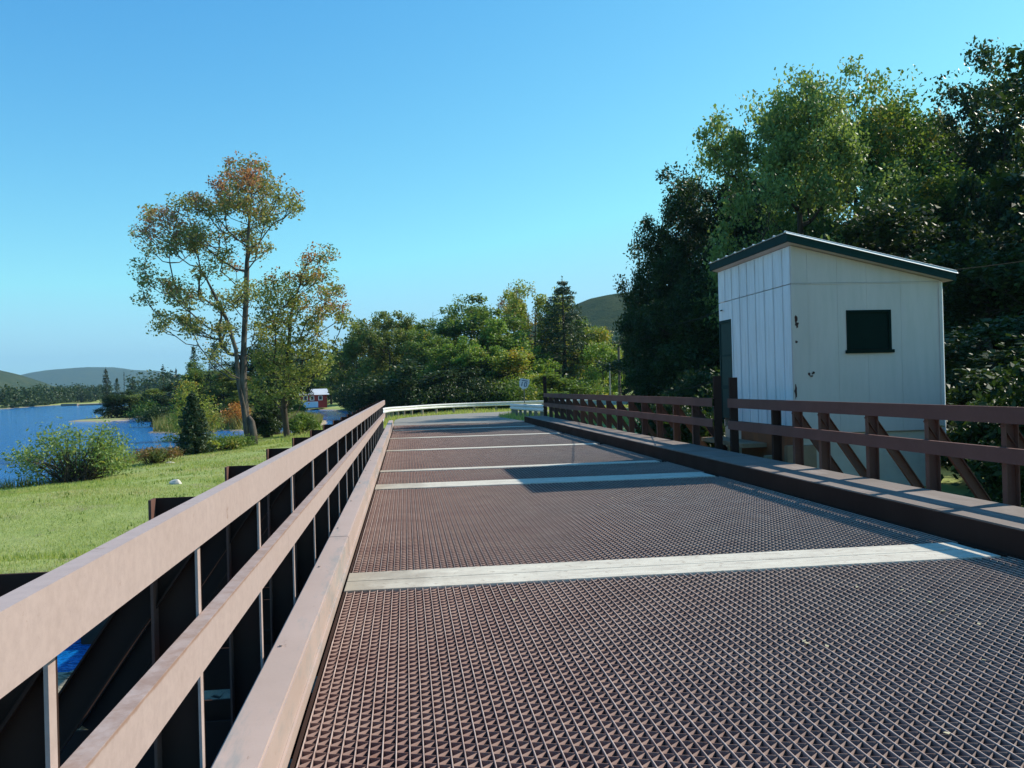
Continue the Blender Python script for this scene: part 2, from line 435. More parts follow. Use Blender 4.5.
ROADC = [(2.4, 38.9), (2.4, 44), (2.4, 50), (2.9, 55), (4.4, 59.5), (7.2, 62.6), (11, 64), (16, 64), (26, 62), (45, 56), (80, 40), (140, 20)]
def catmull(p, n=8):
    out = []
    P = [p[0]] + list(p) + [p[-1]]
    for i in range(1, len(P) - 2):
        a, b, c, d = [np.array(q, float) for q in P[i - 1:i + 3]]
        for t in np.linspace(0, 1, n, endpoint=False):
            out.append(0.5 * ((2 * b) + (-a + c) * t + (2 * a - 5 * b + 4 * c - d) * t * t + (-a + 3 * b - 3 * c + d) * t ** 3))
    out.append(np.array(p[-1], float))
    return np.array(out)
ROADP = catmull(ROADC)
def path_dist(X, Y):
    d = np.full(X.shape, 1e9)
    for a, b in zip(ROADP[:-1], ROADP[1:]):
        e = b - a
        t = np.clip(((X - a[0]) * e[0] + (Y - a[1]) * e[1]) / (e @ e), 0, 1)
        d = np.minimum(d, np.hypot(X - a[0] - t * e[0], Y - a[1] - t * e[1]))
    return d
def road_z(Y): return -0.02 - 0.30 * np.clip((np.asarray(Y, float) - 40) / 22, 0, 1)
def gz(x, y): return float(height(np.array([float(x)]), np.array([float(y)]))[0])

def axis(fine0, fine1, step, far0, far1):
    a = list(np.arange(fine0, fine1 + 1e-6, step))
    s, p = step, a[-1]
    while p < far1: s *= 1.09; p += s; a.append(p)
    s, p = step, a[0]
    while p > far0: s *= 1.09; p -= s; a.insert(0, p)
    return np.array(a)
gx = axis(-40, 22, 0.45, -9000, 9000); gy = axis(-6, 125, 0.5, -1500, 9000)
GX, GY = np.meshgrid(gx, gy)
GZ = height(GX, GY)
nx, ny = len(gx), len(gy)
ii = np.arange(nx * ny).reshape(ny, nx)
fc = np.stack([ii[:-1, :-1].ravel(), ii[:-1, 1:].ravel(), ii[1:, 1:].ravel(), ii[1:, :-1].ravel()], 1)
me = fast_mesh('ground', np.stack([GX.ravel(), GY.ravel(), GZ.ravel()], 1), fc, True)
m = NT('grass_ground', rough=0.95, spec=0.15)
sx = m.n('ShaderNodeSeparateXYZ'); m.l(m.tc.outputs['Object'], sx.inputs[0])
n1 = m.noise(0.35, 6, rough=0.65); n2 = m.noise(2.5, 6, rough=0.7)
c = m.mix(m.ramp(n1, [(0.35, 0.0), (0.65, 1.0)]), (0.27, 0.34, 0.09), (0.37, 0.40, 0.15))
c = m.mix(m.ramp(n2, [(0.45, 0.0), (0.75, 0.7)]), c, (0.19, 0.26, 0.07))
c = m.mix(m.math('MULTIPLY', m.ramp(m.noise(0.9, 7, rough=0.75), [(0.56, 0.0), (0.66, 1.0)]), 0.7), c, (0.25, 0.21, 0.13))
beach = m.ramp(m.math('ADD', m.math('SUBTRACT', sx.outputs[2], WATER), m.math('MULTIPLY', m.math('SUBTRACT', n2, 0.5), 0.10)), [(0.06, 1.0), (0.11, 0.0)])
c = m.mix(beach, c, (0.36, 0.29, 0.21))
m.col(c); m.bump(m.noise(9, 7, rough=0.75), 0.9, 0.05)
tag(link('ground', me, m.m), 'short green lawn and sandy ground sloping to the lake', None, None, 'structure')

# water
m = NT('lake_water', rough=0.07, spec=0.5)
m.p.inputs['Base Color'].default_value = (0.004, 0.14, 0.42, 1)
m.p.inputs['IOR'].default_value = 1.33
b1 = m.noise(1.1, 4, (1, 1.8, 1)); b2 = m.noise(6.5, 3, (1, 1.6, 1))
m.bump(m.math('ADD', m.math('MULTIPLY', b1, 0.7), m.math('MULTIPLY', b2, 0.3)), 1.0, 0.2)
M['water'] = m.m
w = MB().quad((-9000, -1500, WATER), (9000, -1500, WATER), (9000, 9000, WATER), (-9000, 9000, WATER))
tag(w.build('lake_water', M['water']), 'rippled blue lake water', None, None, 'structure')

# road
m = NT('old_asphalt', rough=0.9, spec=0.3)
c = m.mix(m.ramp(m.noise(0.6, 5), [(0.3, 0.0), (0.7, 1.0)]), (0.20, 0.19, 0.17), (0.26, 0.245, 0.21))
c = m.mix(m.ramp(m.noise(18, 6, rough=0.8), [(0.4, 0.0), (0.7, 0.5)]), c, (0.32, 0.30, 0.26))
m.col(c); m.bump(m.noise(40, 4), 0.4, 0.01); M['road'] = m.m
rb = MB(); rings = []
for i, p in enumerate(ROADP):
    a, b = ROADP[max(i - 1, 0)], ROADP[min(i + 1, len(ROADP) - 1)]
    d = (b - a) / np.hypot(*(b - a)); nrm = np.array([-d[1], d[0]])
    row = []
    for s in (3.15, 1.5, 0, -1.5, -3.15):
        q = p + nrm * s
        row.append((q[0], q[1], float(road_z(p[1])) + 0.03 - 0.012 * abs(s)))
    rings.append(row)
for a, b in zip(rings[:-1], rings[1:]):
    for k in range(4): rb.quad(a[k], a[k + 1], b[k + 1], b[k])
tag(rb.build('road', M['road'], smooth=True), 'grey sunlit asphalt road bending right beyond the bridge', None, None, 'structure')

# ------------------------------------------------------------------ hills (real distance and height)
def hill(name, pts, y, depth, mat, label, seed, rough=1.0, back=None, n=160):
    """pts: skyline (px,py); the ridge stands at distance y, its foot 'depth' nearer"""
    W_ = [on_y(px, py, y) for px, py in pts]
    xs = np.array([p.x for p in W_]); zs = np.array([p.z for p in W_])
    r = np.random.default_rng(seed)
    U = np.linspace(xs[0], xs[-1], n)
    Zr = np.interp(U, xs, zs)
    V = np.linspace(-1, 1, 60)
    v = []
    ph = [(r.uniform(-1, 1, 2), r.uniform(0, 6.3)) for _ in range(14)]
    for t in V:
        prof = 0.5 * (1 + math.cos(math.pi * t)) ** 1.0
        for u, z in zip(U, Zr):
            yy = y + t * depth
            bm_ = sum(math.sin((k[0] * u + k[1] * yy) * f * 6 + p) / f for (k, p), f in zip(ph, np.geomspace(0.004, 0.12, 14))) * rough * 0.004
            v.append((u, yy, -2 + (z + 2) * prof + bm_ * prof))
    nn = len(U); idx = np.arange(nn * 60).reshape(60, nn)
    f = np.stack([idx[:-1, :-1].ravel(), idx[:-1, 1:].ravel(), idx[1:, 1:].ravel(), idx[1:, :-1].ravel()], 1)
    o = link(name, fast_mesh(name, v, f, True), mat)
    return tag(o, label, None, None, 'structure')
m = NT('wooded_hill', rough=1.0, spec=0.0)
m.col(m.mix(m.ramp(m.noise(0.035, 8, rough=0.8), [(0.35, 0.0), (0.65, 1.0)]), (0.03, 0.055, 0.022), (0.075, 0.085, 0.03)))
m.bump(m.noise(0.07, 6, rough=0.8), 1.0, 6.0); M['hill'] = m.m
hill('far_mountain', [(-330, 400), (-120, 392), (-40, 388), (10, 385), (25, 380), (40, 373), (60, 369), (90, 367.5), (115, 367.5), (135, 370), (155, 371), (178, 375), (230, 384), (290, 392), (380, 397)], 3800, 900, M['hill'],
     'long low blue mountain far beyond the lake', 3, 1.0)
hill('left_hill', [(-420, 330), (-250, 338), (-120, 350), (-40, 362), (-10, 369), (8, 376), (20, 383), (34, 390), (50, 399)], 1300, 380, M['hill'], 'wooded hillside at the left end of the lake', 5, 0.6)
hill('right_hill', [(330, 395), (430, 372), (500, 340), (560, 312), (585, 300), (605, 296), (640, 292), (700, 280), (780, 275), (900, 290), (1100, 320), (1400, 380)], 700, 330, M['hill'], 'wooded hill rising behind the trees past the bridge end', 7, 0.5)

# ------------------------------------------------------------------ the bridge
DX0, DX1 = -0.53, 5.26          # clear deck
Y0, Y1 = -4.0, 38.9
CURB = 0.235
STRIPS = [(-0.2, 0.5), (7.04, 7.74), (14.1, 14.85), (17.05, 17.4), (22.7, 23.13), (28.35, 28.8), (33.95, 34.4)]
bridge = thing('road_bridge', 'steel road bridge deck of open brown grating between raised curbs', 'bridge', (2.4, 17.5, 0))
def bpart(mb, name, mat, par=bridge, **k):
    o = mb.build(name, mat, None, **k)
    o.parent = par
    o.matrix_parent_inverse = Matrix.Translation(par.location).inverted()
    return o
def reparent(o, par):
    o.parent = par
    o.matrix_parent_inverse = Matrix.Translation(par.location).inverted()
    return o

PITCHX, PERIOD, SKEW, DEPTH = 0.0600, 0.083, 0.70, 0.055
def grating(ya, yb):
    xs = np.arange(DX0 + 0.03, DX1 - 0.005, PITCHX)
    nb = len(xs); t = 0.0028
    V, Fq = [], []
    # straight bearing bars
    for x in xs:
        b = len(V)
        V += [(x - t, ya, -DEPTH), (x - t, ya, 0), (x + t, ya, 0), (x + t, ya, -DEPTH), (x - t, yb, -DEPTH), (x - t, yb, 0), (x + t, yb, 0), (x + t, yb, -DEPTH)]
        Fq += [(b, b + 4, b + 5, b + 1), (b + 1, b + 5, b + 6, b + 2), (b + 2, b + 6, b + 7, b + 3), (b, b + 1, b + 2, b + 3), (b + 4, b + 7, b + 6, b + 5)]
    V = [np.array(V)]; Fq = [np.array(Fq)]; off = len(V[0])
    # bent bars, each a zigzag ribbon between two straight bars
    tt, fl = 0.0026, 0.008
    for k in range(nb - 1):
        xa, xb = xs[k] + t + 0.0022, xs[k + 1] - t - 0.0022
        ph = (k * SKEW * PERIOD) % PERIOD
        m0 = np.arange(ya + ph - PERIOD, yb + PERIOD, PERIOD)
        # per period: flat on the left bar, run to the right bar, flat there, short return
        yy = np.stack([m0 - fl, m0 + fl, m0 + SKEW * PERIOD - fl, m0 + SKEW * PERIOD + fl * 0.6], 1).ravel()
        xx = np.tile([xa, xa, xb, xb], len(m0))
        ok = (yy > ya + 0.004) & (yy < yb - 0.004)
        yy, xx = yy[ok], xx[ok]; n_ = len(yy)
        d = np.stack([np.gradient(xx), np.gradient(yy)], 1); d /= np.linalg.norm(d, axis=1)[:, None]
        nx_, ny2 = -d[:, 1] * tt * 0.8, d[:, 0] * tt * 0.8
        P = np.zeros((n_, 4, 3))
        P[:, 0, 0] = P[:, 1, 0] = xx - nx_ * 0.6; P[:, 0, 1] = P[:, 1, 1] = yy - ny2
        P[:, 2, 0] = P[:, 3, 0] = xx + nx_ * 0.6; P[:, 2, 1] = P[:, 3, 1] = yy + ny2
        P[:, 0, 2] = P[:, 3, 2] = -DEPTH + 0.004; P[:, 1, 2] = P[:, 2, 2] = -0.0045
        V.append(P.reshape(-1, 3))
        i = np.arange(n_ - 1) * 4 + off
        for a, b in ((0, 1), (1, 2), (2, 3)):
            Fq.append(np.stack([i + a, i + b, i + 4 + b, i + 4 + a], 1))
        off += n_ * 4
    return fast_mesh('grating_panel', np.concatenate(V), np.concatenate(Fq))
edges = [Y0] + [v for s in STRIPS for v in s] + [Y1]
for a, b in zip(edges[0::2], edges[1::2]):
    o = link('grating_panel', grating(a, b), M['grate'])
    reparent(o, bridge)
for i, (a, b) in enumerate(STRIPS):
    mb = MB(); mid = (a + b) / 2
    if b - a > 0.5:
        mb.box(DX0 + .005, DX1 - .12, a + .004, mid - 0.008, -0.05, 0.006); mb.box(DX0 + .005, DX1 - .12, mid + 0.008, b - .004, -0.05, 0.004)
    else:
        mb.box(DX0 + .005, DX1 - .2, a + .004, b - .004, -0.05, 0.006)
    bpart(mb, 'joint_plate', M['strip'], bevel=0.004)
# edge angle holding the grating
for x0, x1 in ((DX0, DX0 + 0.018), (DX1 - 0.012, DX1 + 0.006)):
    bpart(MB().box(x0, x1, Y0, Y1, -0.06, -0.004), 'edge_angle', M['dark_shaded_steel'])
# floor beams and girders below
for y in np.arange(-3.2, 38.9, 1.365):
    bpart(MB().box(-1.5, 7.05, y - 0.1, y - 0.085, -0.36, -0.06).box(-1.5, 7.05, y - 0.16, y - 0.02, -0.385, -0.362), 'floor_beam', M['dark_shaded_steel'])
for x in (-0.62, 1.4, 3.4, 5.75):
    bpart(MB().box(x - 0.01, x + 0.01, Y0, Y1, -0.85, -0.39).box(x - 0.15, x + 0.15, Y0, Y1, -0.875, -0.852), 'girder', M['dark_shaded_steel'])
# curbs
BOLT = MB().tube([(0, 0, 0), (0, 0, 0.012)], 0.012, 6).mesh('bolt')
def left_curb():
    x0, x1 = -0.745, -0.56
    j = [Y0, 2.2, 8.3, 14.4, 20.5, 26.6, 32.7, Y1]
    for a, b in zip(j[:-1], j[1:]):
        mb = MB().sweep([(x0, -0.02), (x1, -0.02), (x1, CURB), (x0, CURB)], a + 0.003, b - 0.003)
        o = bpart(mb, 'left_curb_channel', M['curb_left'], bevel=0.009)
        y = max(a + 0.5, 1.9)
        while y < min(b, 20):
            bb = link('bolt', BOLT, M['curb_left']); reparent(bb, bridge)
            bb.location = (x0 + 0.05, y, CURB - 0.002)
            y += 2.1
    bpart(MB().box(x1 + 0.001, x1 + 0.014, Y0, Y1, -0.018, 0.05), 'curb_lip', M['curb_left'])
left_curb()
def right_curb():
    x0, x1 = 5.30, 6.2
    y = Y0; k = 0
    rnd = random.Random(2)
    while y < Y1 - 0.1:
        e = min(y + 1.365, Y1)
        dz = rnd.uniform(-0.004, 0.004)
        mb = MB().box(x0 + 0.02, x1, y + 0.004, e - 0.004, 0.10, CURB + dz)
        bpart(mb, 'curb_plank', M['curb_right'], bevel=0.006)
        y = e
    bpart(MB().box(x0, x0 + 0.018, Y0, Y1, -0.05, CURB - 0.012).box(x0, x0 + 0.07, Y0, Y1, -0.062, -0.051), 'curb_face', M['dark_shaded_steel'], bevel=0.004)
right_curb()

def railing(side, name, label, px, ys, tall=(), gap=None):
    """px: inner face of the rails; side +1: posts stand outward to +X"""
    r = thing(name, label, 'railing', (px, 17.5, 0), group=None)
    def prof(z0, z1, t=0.012, d=0.055):
        s = side
        return [(px, z0), (px, z1), (px + s * d, z1), (px + s * d, z1 - t), (px + s * t, z1 - t), (px + s * t, z0 + t), (px + s * d, z0 + t), (px + s * d, z0)]
    spans = [(Y0, 31.2 if side < 0 else Y1)] if not gap else [(Y0, gap[0]), (gap[1], Y1)]
    if side < 0: spans = [(Y0, 5.4), (5.403, 11.5), (11.503, 18.2), (18.203, 24.9), (24.903, 31.4)]
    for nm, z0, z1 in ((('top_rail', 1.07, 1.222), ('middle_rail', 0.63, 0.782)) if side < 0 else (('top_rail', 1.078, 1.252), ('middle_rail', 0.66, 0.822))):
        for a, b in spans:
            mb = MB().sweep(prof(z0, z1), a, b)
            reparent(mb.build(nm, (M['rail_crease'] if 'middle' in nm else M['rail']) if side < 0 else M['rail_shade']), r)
    for y in ys:
        top = 1.215 if side < 0 else 1.235
        for yt, zt in tall:
            if abs(yt - y) < 0.01: top = zt
        a, b = px + side * 0.058, px + side * (0.058 + (0.165 if side < 0 else 0.152))
        x0, x1 = min(a, b), max(a, b)
        mb = MB()
        # channel section opening towards the camera side: web at the far side
        if side < 0: y = y - 0.02
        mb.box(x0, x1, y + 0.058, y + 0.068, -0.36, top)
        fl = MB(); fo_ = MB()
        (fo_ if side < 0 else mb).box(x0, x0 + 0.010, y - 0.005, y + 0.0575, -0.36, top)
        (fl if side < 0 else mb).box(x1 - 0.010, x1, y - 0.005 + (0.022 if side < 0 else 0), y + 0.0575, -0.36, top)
        if top > 1.3: mb.box(x0 + 0.0105, x1 - 0.0105, y - 0.004, y + 0.057, -0.3, top - 0.003)
        po = reparent(mb.build('post', M['post'] if top < 1.3 and side > 0 and abs(y - 14.3) > 0.01 else M['dark_shaded_steel']), r)
        if side < 0: fo = fl.build('flange', M['rail']); fo.parent = po; fo = fo_.build('flange', M['post']); fo.parent = po  # inner flange in the sunlit rail tone; web and outer flange darkened for shade
        if (top < 1.3 or top > 1.9) and abs(y - 14.3) > 0.01:
            br = MB()
            xi = px + side * 0.10; xo = px + side * 0.945
            zi, zo = 1.08, -0.14
            d = Vector((xo - xi, 0, zo - zi)).normalized(); nrm = Vector((-d.z, 0, d.x)) * 0.062
            A, B = Vector((xi, y + 0.07, zi)), Vector((xo, y + 0.07, zo))
            for th0, th1, n0, n1 in ((0.0, 0.010, -1, 1), (-0.045, -0.0005, 0.88, 1.0), (-0.045, -0.0005, -1.0, -0.88)):
                q = [A + nrm * n0, A + nrm * n1, B + nrm * n1, B + nrm * n0]
                lo = [v + Vector((0, th0, 0)) for v in q]; hi = [v + Vector((0, th1, 0)) for v in q]
                br.v += [tuple(v) for v in lo + hi]; b0 = len(br.v) - 8
                br.f += [tuple(b0 + i for i in f) for f in ((0, 1, 2, 3), (7, 6, 5, 4), (0, 4, 5, 1), (1, 5, 6, 2), (2, 6, 7, 3), (3, 7, 4, 0))]
            reparent(br.build('brace', M['post'] if side > 0 else M['dark_shaded_steel']), r)
            # outrigger and gusset below deck level
            g = MB().box(min(px, px + side * 1.25), max(px, px + side * 1.25), y + 0.08, y + 0.095, -0.42, -0.14)
            reparent(g.build('outrigger', M['dark_shaded_steel']), r)
    return r
M['rail_shade'] = painted_steel('shade_darkened_rail_paint', (0.150, 0.068, 0.056), (0.12, 0.056, 0.046), (0.16, 0.07, 0.035), 0.68, 0.65, 0.15)  # shaded copy of the rail paint, the shade darkened into its colour
ysL = [2.0 + 1.365 * k for k in range(-4, 22)]
railing(-1, 'left_railing', 'sunlit faded brown steel railing with two channel rails beside the lawn', -0.725, ysL)
ysR = [8.46 + 1.372 * k for k in range(-9, 4)] + [13.48, 14.3, 16.25, 17.12] + [18.5 + 1.372 * k for k in range(0, 15)] + [39.2]
railing(1, 'right_railing', 'shaded dark brown steel railing with braced posts in front of the white shed', 6.2, ysR,
        tall=((16.25, 1.66), (17.12, 1.70), (39.2, 2.02)), gap=(16.25, 17.12))
bpy.data.objects['left_railing'].name = 'bridge_railing'
bpy.data.objects['right_railing'].name = 'bridge_railing.001'
for o in bridge.children:
    if o.name.startswith('left_curb_channel'): o.name = 'curb_channel'

# ------------------------------------------------------------------ abutment, sill
mb = MB()
mb.box(-2.6, 7.4, 38.95, 39.6, -2.2, -0.07)
tag(mb.build('bridge_abutment', M['concrete'], bevel=0.02), 'concrete abutment under the far end of the bridge deck', 'abutment')
mb = MB(); mb.box(-62, -3.352, 10.02, 10.5, -2.2, -0.47).box(-3.35, 6.7, 9.35, 10.55, -2.2, -0.475)
M['shaded_wall'] = plain('shade_darkened_concrete', (0.05, 0.045, 0.035), (0.03, 0.027, 0.022), 2, 0.8)  # shade on the wall face is painted in as a dark colour
tag(mb.build('channel_wall', M['shaded_wall'], bevel=0.02), 'low retaining wall holding the lawn above the channel water', 'wall')
# layered rock sill seen between the left rails
m = NT('layered_rock', rough=0.95, spec=0.2)
c = m.mix(m.ramp(m.noise(1.3, 6, (1, 3.2, 1)), [(0.3, 0.0), (0.7, 1.0)]), (0.42, 0.37, 0.26), (0.30, 0.26, 0.19))
c = m.mix(m.ramp(m.noise(3.2, 7, (0.6, 3.5, 1), 0.7, 0.6), [(0.55, 0.0), (0.6, 1.0)]), c, (0.05, 0.04, 0.03))
m.col(c); m.bump(m.noise(5, 7, (0.5, 2, 1), 0.7), 1.0, 0.05); M['ledge'] = m.m
r = np.random.default_rng(8)
lx = np.linspace(-5.6, 6.4, 90); ly = np.linspace(5.2, 8.25, 46)
LX, LY = np.meshgrid(lx, ly)
LZ = -0.82 + 0.05 * np.sin(LY * 5 + 0.5 * np.sin(LX * 1.7)) + 0.03 * r.standard_normal(LX.shape)
LY2 = LY + 0.10 * np.sin(LX * 2.1) + 0.04 * r.standard_normal(LX.shape)
ed = (LY > 8.2) | (LY < 5.25) | (LX < -5.55) | (LX > 6.35)
LZ = np.where(ed, -1.6, LZ)
ii = np.arange(90 * 46).reshape(46, 90)
f = np.stack([ii[:-1, :-1].ravel(), ii[:-1, 1:].ravel(), ii[1:, 1:].ravel(), ii[1:, :-1].ravel()], 1)
tag(link('rock_ledge', fast_mesh('rock_ledge', np.stack([LX.ravel(), LY2.ravel(), LZ.ravel()], 1), f), M['ledge']),
    'pale cracked rock ledge in the channel seen between the left railing posts', 'ledge')

# ------------------------------------------------------------------ gatehouse shed
SX0, SX1, SY0, SY1 = 7.0, 9.88, 15.03, 18.72
ZL, ZR, ZB = 4.02, 3.36, 0.60
shed = thing('shed', 'small white board shed with dark green window and slanted green edged roof', 'shed', (8.4, 16.9, -0.9))
def sp(mb, name, mat, **k): return reparent(mb.build(name, mat, **k), shed)
zroof = lambda x: ZL + (ZR - ZL) * (x - SX0) / (SX1 - SX0)
# front (window) wall with an opening: panels around the window
WX0, WX1, WZ0, WZ1 = 8.03, 8.90, 2.06, 2.83
SEAM = 3.33
def wall_piece(mb, x0, x1, z0, z1t):
    """piece of the front wall; z1t None: up to the roof slope"""
    za, zb = (z1t, z1t) if z1t is not None else (zroof(x0), zroof(x1))
    b = len(mb.v)
    p = [(x0, z0), (x1, z0), (x1, zb), (x0, za)]
    mb.v += [(x, SY0, z) for x, z in p] + [(x, SY0 + 0.06, z) for x, z in p]
    mb.f += [tuple(b + i for i in f) for f in ((0, 1, 2, 3), (7, 6, 5, 4), (0, 4, 5, 1), (1, 5, 6, 2), (2, 6, 7, 3), (3, 7, 4, 0))]
mb = MB()
cuts = [SX0, 7.3, 7.87, 8.44, 9.1, SX1]
for a, b in zip(cuts[:-1], cuts[1:]):
    a_, b_ = a + 0.0015, b - 0.0015
    for z0, z1 in ((ZB, SEAM - 0.008), (SEAM + 0.008, None)):
        if z1 is not None and b_ > WX0 and a_ < WX1:
            l, rr = max(a_, WX0), min(b_, WX1)
            wall_piece(mb, a_, b_, z0, WZ0) if True else 0
            wall_piece(mb, a_, b_, WZ1, z1)
            if a_ < WX0: wall_piece(mb, a_, WX0, WZ0, WZ1)
            if b_ > WX1: wall_piece(mb, WX1, b_, WZ0, WZ1)
        else:
            wall_piece(mb, a_, b_, z0, z1)
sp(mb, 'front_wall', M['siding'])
mb = MB().box(SX0 + 0.02, SX1 - 0.02, SY0 + 0.065, SY0 + 0.09, ZB + 0.02, ZR - 0.02)
sp(mb, 'inner_lining', M['stain'])
# left wall, board and batten, with the door opening at its far end
DY0 = 17.93
mb = MB()
ys_ = [SY0 + 0.065, 15.42, 15.83, 16.25, 16.68, 17.1, 17.5, DY0, 18.32, SY1]
for i, (a, b) in enumerate(zip(ys_[:-1], ys_[1:])):
    off = 0.0
    mb.box(SX0 - off, SX0 + 0.05, a + 0.002, b - 0.002, SEAM + 0.008, ZL)
    mb.box(SX0 - off, SX0 + 0.05, a + 0.002, b - 0.002, (0.74 if a < DY0 - 0.01 else 2.93), SEAM - 0.008)
sp(mb, 'side_wall', M['siding_skylit'])
for y in ys_[1:-1]:
    if y < DY0 + 0.01:
        sp(MB().box(SX0 - 0.022, SX0 - 0.001, y - 0.022, y + 0.022, 0.74, SEAM - 0.012), 'batten', M['siding_skylit'], bevel=0.004)
    sp(MB().box(SX0 - 0.022, SX0 - 0.001, y - 0.022, y + 0.022, SEAM + 0.012, ZL - 0.02), 'batten', M['siding_skylit'], bevel=0.004)
sp(MB().box(SX0 - 0.012, SX0 + 0.35, SY0 - 0.012, SY0 - 0.001, SEAM - 0.02, SEAM + 0.0).box(SX0 + 0.36, SX1, SY0 - 0.012, SY0 - 0.001, SEAM - 0.016, SEAM + 0.002), 'seam_strip', M['siding'])
mb = MB().box(SX1 - 0.05, SX1, SY0 + 0.065, SY1, ZB, ZR).box(SX0 + 0.06, SX1 - 0.055, SY1 - 0.05, SY1, ZB, ZR)
sp(mb, 'back_wall', M['siding'])
sp(MB().box(SX1 - 0.03, SX1 + 0.024, SY0 - 0.018, SY0 - 0.001, ZB - 0.12, ZR - 0.02).box(SX1 + 0.002, SX1 + 0.024, SY0, SY0 + 0.09, ZB - 0.12, ZR - 0.02), 'corner_board', M['siding'])
ct = MB().sweep([(0, 0), (0.03, 0.03), (0.022, 0.038), (-0.008, 0.008)], 0, 1)
ct.v = [(SX1 + 0.026 + a * 1.2, SY0 - 0.03 + z * 1.2, ZB - 0.10 + y * (ZR - ZB + 0.06)) for a, y, z in ct.v]
sp(ct, 'corner_trim', M['trim_white'])
sp(MB().box(SX0 - 0.015, SX0 + 0.30, SY0 - 0.016, SY0 - 0.002, ZB, SEAM - 0.03), 'corner_board', M['siding'], bevel=0.003)
# door
door = sp(MB().box(SX0 + 0.0, SX0 + 0.035, DY0 + 0.07, SY1 - 0.09, 0.78, 2.86), 'door', M['screen'])
d2 = reparent(MB().box(SX0 - 0.016, SX0 + 0.04, DY0 + 0.003, DY0 + 0.068, 0.75, 2.925).box(SX0 - 0.016, SX0 + 0.04, SY1 - 0.088, SY1 - 0.02, 0.75, 2.925)
     .box(SX0 - 0.016, SX0 + 0.04, DY0 + 0.07, SY1 - 0.09, 2.862, 2.925).box(SX0 - 0.012, SX0 - 0.001, DY0 + 0.07, SY1 - 0.09, 2.13, 2.17)
     .box(SX0 - 0.012, SX0 - 0.001, DY0 + 0.07, SY1 - 0.09, 1.42, 1.50).build('door_frame', M['green_trim']), shed)
# window: shutter panel in a frame
win = sp(MB().box(WX0 + 0.055, WX1 - 0.055, SY0 + 0.012, SY0 + 0.03, WZ0 + 0.05, WZ1 - 0.05), 'window', M['green_dark'])
fr = MB().box(WX0, WX0 + 0.053, SY0 - 0.018, SY0 + 0.035, WZ0 + 0.002, WZ1).box(WX1 - 0.053, WX1, SY0 - 0.018, SY0 + 0.035, WZ0 + 0.002, WZ1)
fr.box(WX0 + 0.054, WX1 - 0.054, SY0 - 0.018, SY0 + 0.035, WZ1 - 0.05, WZ1)
sp(fr, 'window_frame', M['green_dark'], bevel=0.004)
sp(MB().box(WX0 - 0.03, WX1 + 0.035, SY0 - 0.05, SY0 + 0.035, WZ0 - 0.02, WZ0 + 0.04), 'window_sill', M['green_dark'], bevel=0.004)
# roof slab with corrugated sheet
mb = MB()
RX0, RX1, RY0, RY1 = 6.84, 10.08, 14.83, 18.80
sl = (ZR - ZL) / (SX1 - SX0)
zr = lambda x: ZL + sl * (x - SX0) + 0.012
for (a, b) in (((RX0, RX0 + 0.03), None),):
    pass
def slab(x0, x1, y0, y1, lo, hi, mb):
    b = len(mb.v)
    for y in (y0, y1): mb.v += [(x0, y, zr(x0) + lo), (x1, y, zr(x1) + lo), (x1, y, zr(x1) + hi), (x0, y, zr(x0) + hi)]
    mb.f += [tuple(b + i for i in f) for f in ((0, 1, 2, 3), (7, 6, 5, 4), (0, 4, 5, 1), (1, 5, 6, 2), (2, 6, 7, 3), (3, 7, 4, 0))]
f1 = MB(); slab(RX0, RX1, RY0, RY0 + 0.035, 0.0, 0.155, f1); slab(RX0, RX1, RY1 - 0.035, RY1, 0.0, 0.155, f1)
slab(RX0, RX0 + 0.035, RY0 + 0.036, RY1 - 0.036, 0.0, 0.155, f1); slab(RX1 - 0.035, RX1, RY0 + 0.036, RY1 - 0.036, 0.0, 0.155, f1)
sp(f1, 'fascia', M['green_trim'])
f2 = MB(); slab(RX0 + 0.036, RX1 - 0.036, RY0 + 0.036, RY1 - 0.036, 0.0, 0.05, f2); sp(f2, 'soffit', M['siding'])
rm = MB(); npt = 120
v0 = len(rm.v)
for k in range(npt + 1):
    y = RY0 - 0.012 + (RY1 - RY0 + 0.024) * k / npt
    h = 0.162 + 0.012 * max(0, math.cos(2 * math.pi * (y - RY0) / 0.50)) ** 6
    rm.v += [(RX0 - 0.025, y, zr(RX0) + h), (RX1 + 0.03, y, zr(RX1) + h), (RX0 - 0.025, y, zr(RX0) + h - 0.006), (RX1 + 0.03, y, zr(RX1) + h - 0.006)]
for k in range(npt):
    a = v0 + 4 * k; b = a + 4
    rm.f += [(a, a + 1, b + 1, b), (a + 2, b + 2, b + 3, a + 3), (a, b, b + 2, a + 2), (a + 1, a + 3, b + 3, b + 1)]
sp(rm, 'metal_roof', M['roof'])
dr = MB(); b = len(dr.v)        # turned drip edge along the front
for x in (RX0 - 0.02, RX1 + 0.025):
    dr.v += [(x, RY0 - 0.034, zr(x) + 0.132), (x, RY0 - 0.008, zr(x) + 0.166), (x, RY0 - 0.004, zr(x) + 0.160), (x, RY0 - 0.030, zr(x) + 0.128)]
dr.f += [(0, 1, 5, 4), (1, 2, 6, 5), (2, 3, 7, 6), (3, 0, 4, 7), (3, 2, 1, 0), (4, 5, 6, 7)]
sp(dr, 'drip_edge', M['trim_white'])
for k in range(9):
    y = RY0 + 0.02 + k * 0.48
    sp(MB().tube([(RX0 - 0.03, y, zr(RX0) + 0.172), (RX1 + 0.02, y, zr(RX1) + 0.172)], 0.019, 8), 'roof_rib', M['trim_white'])
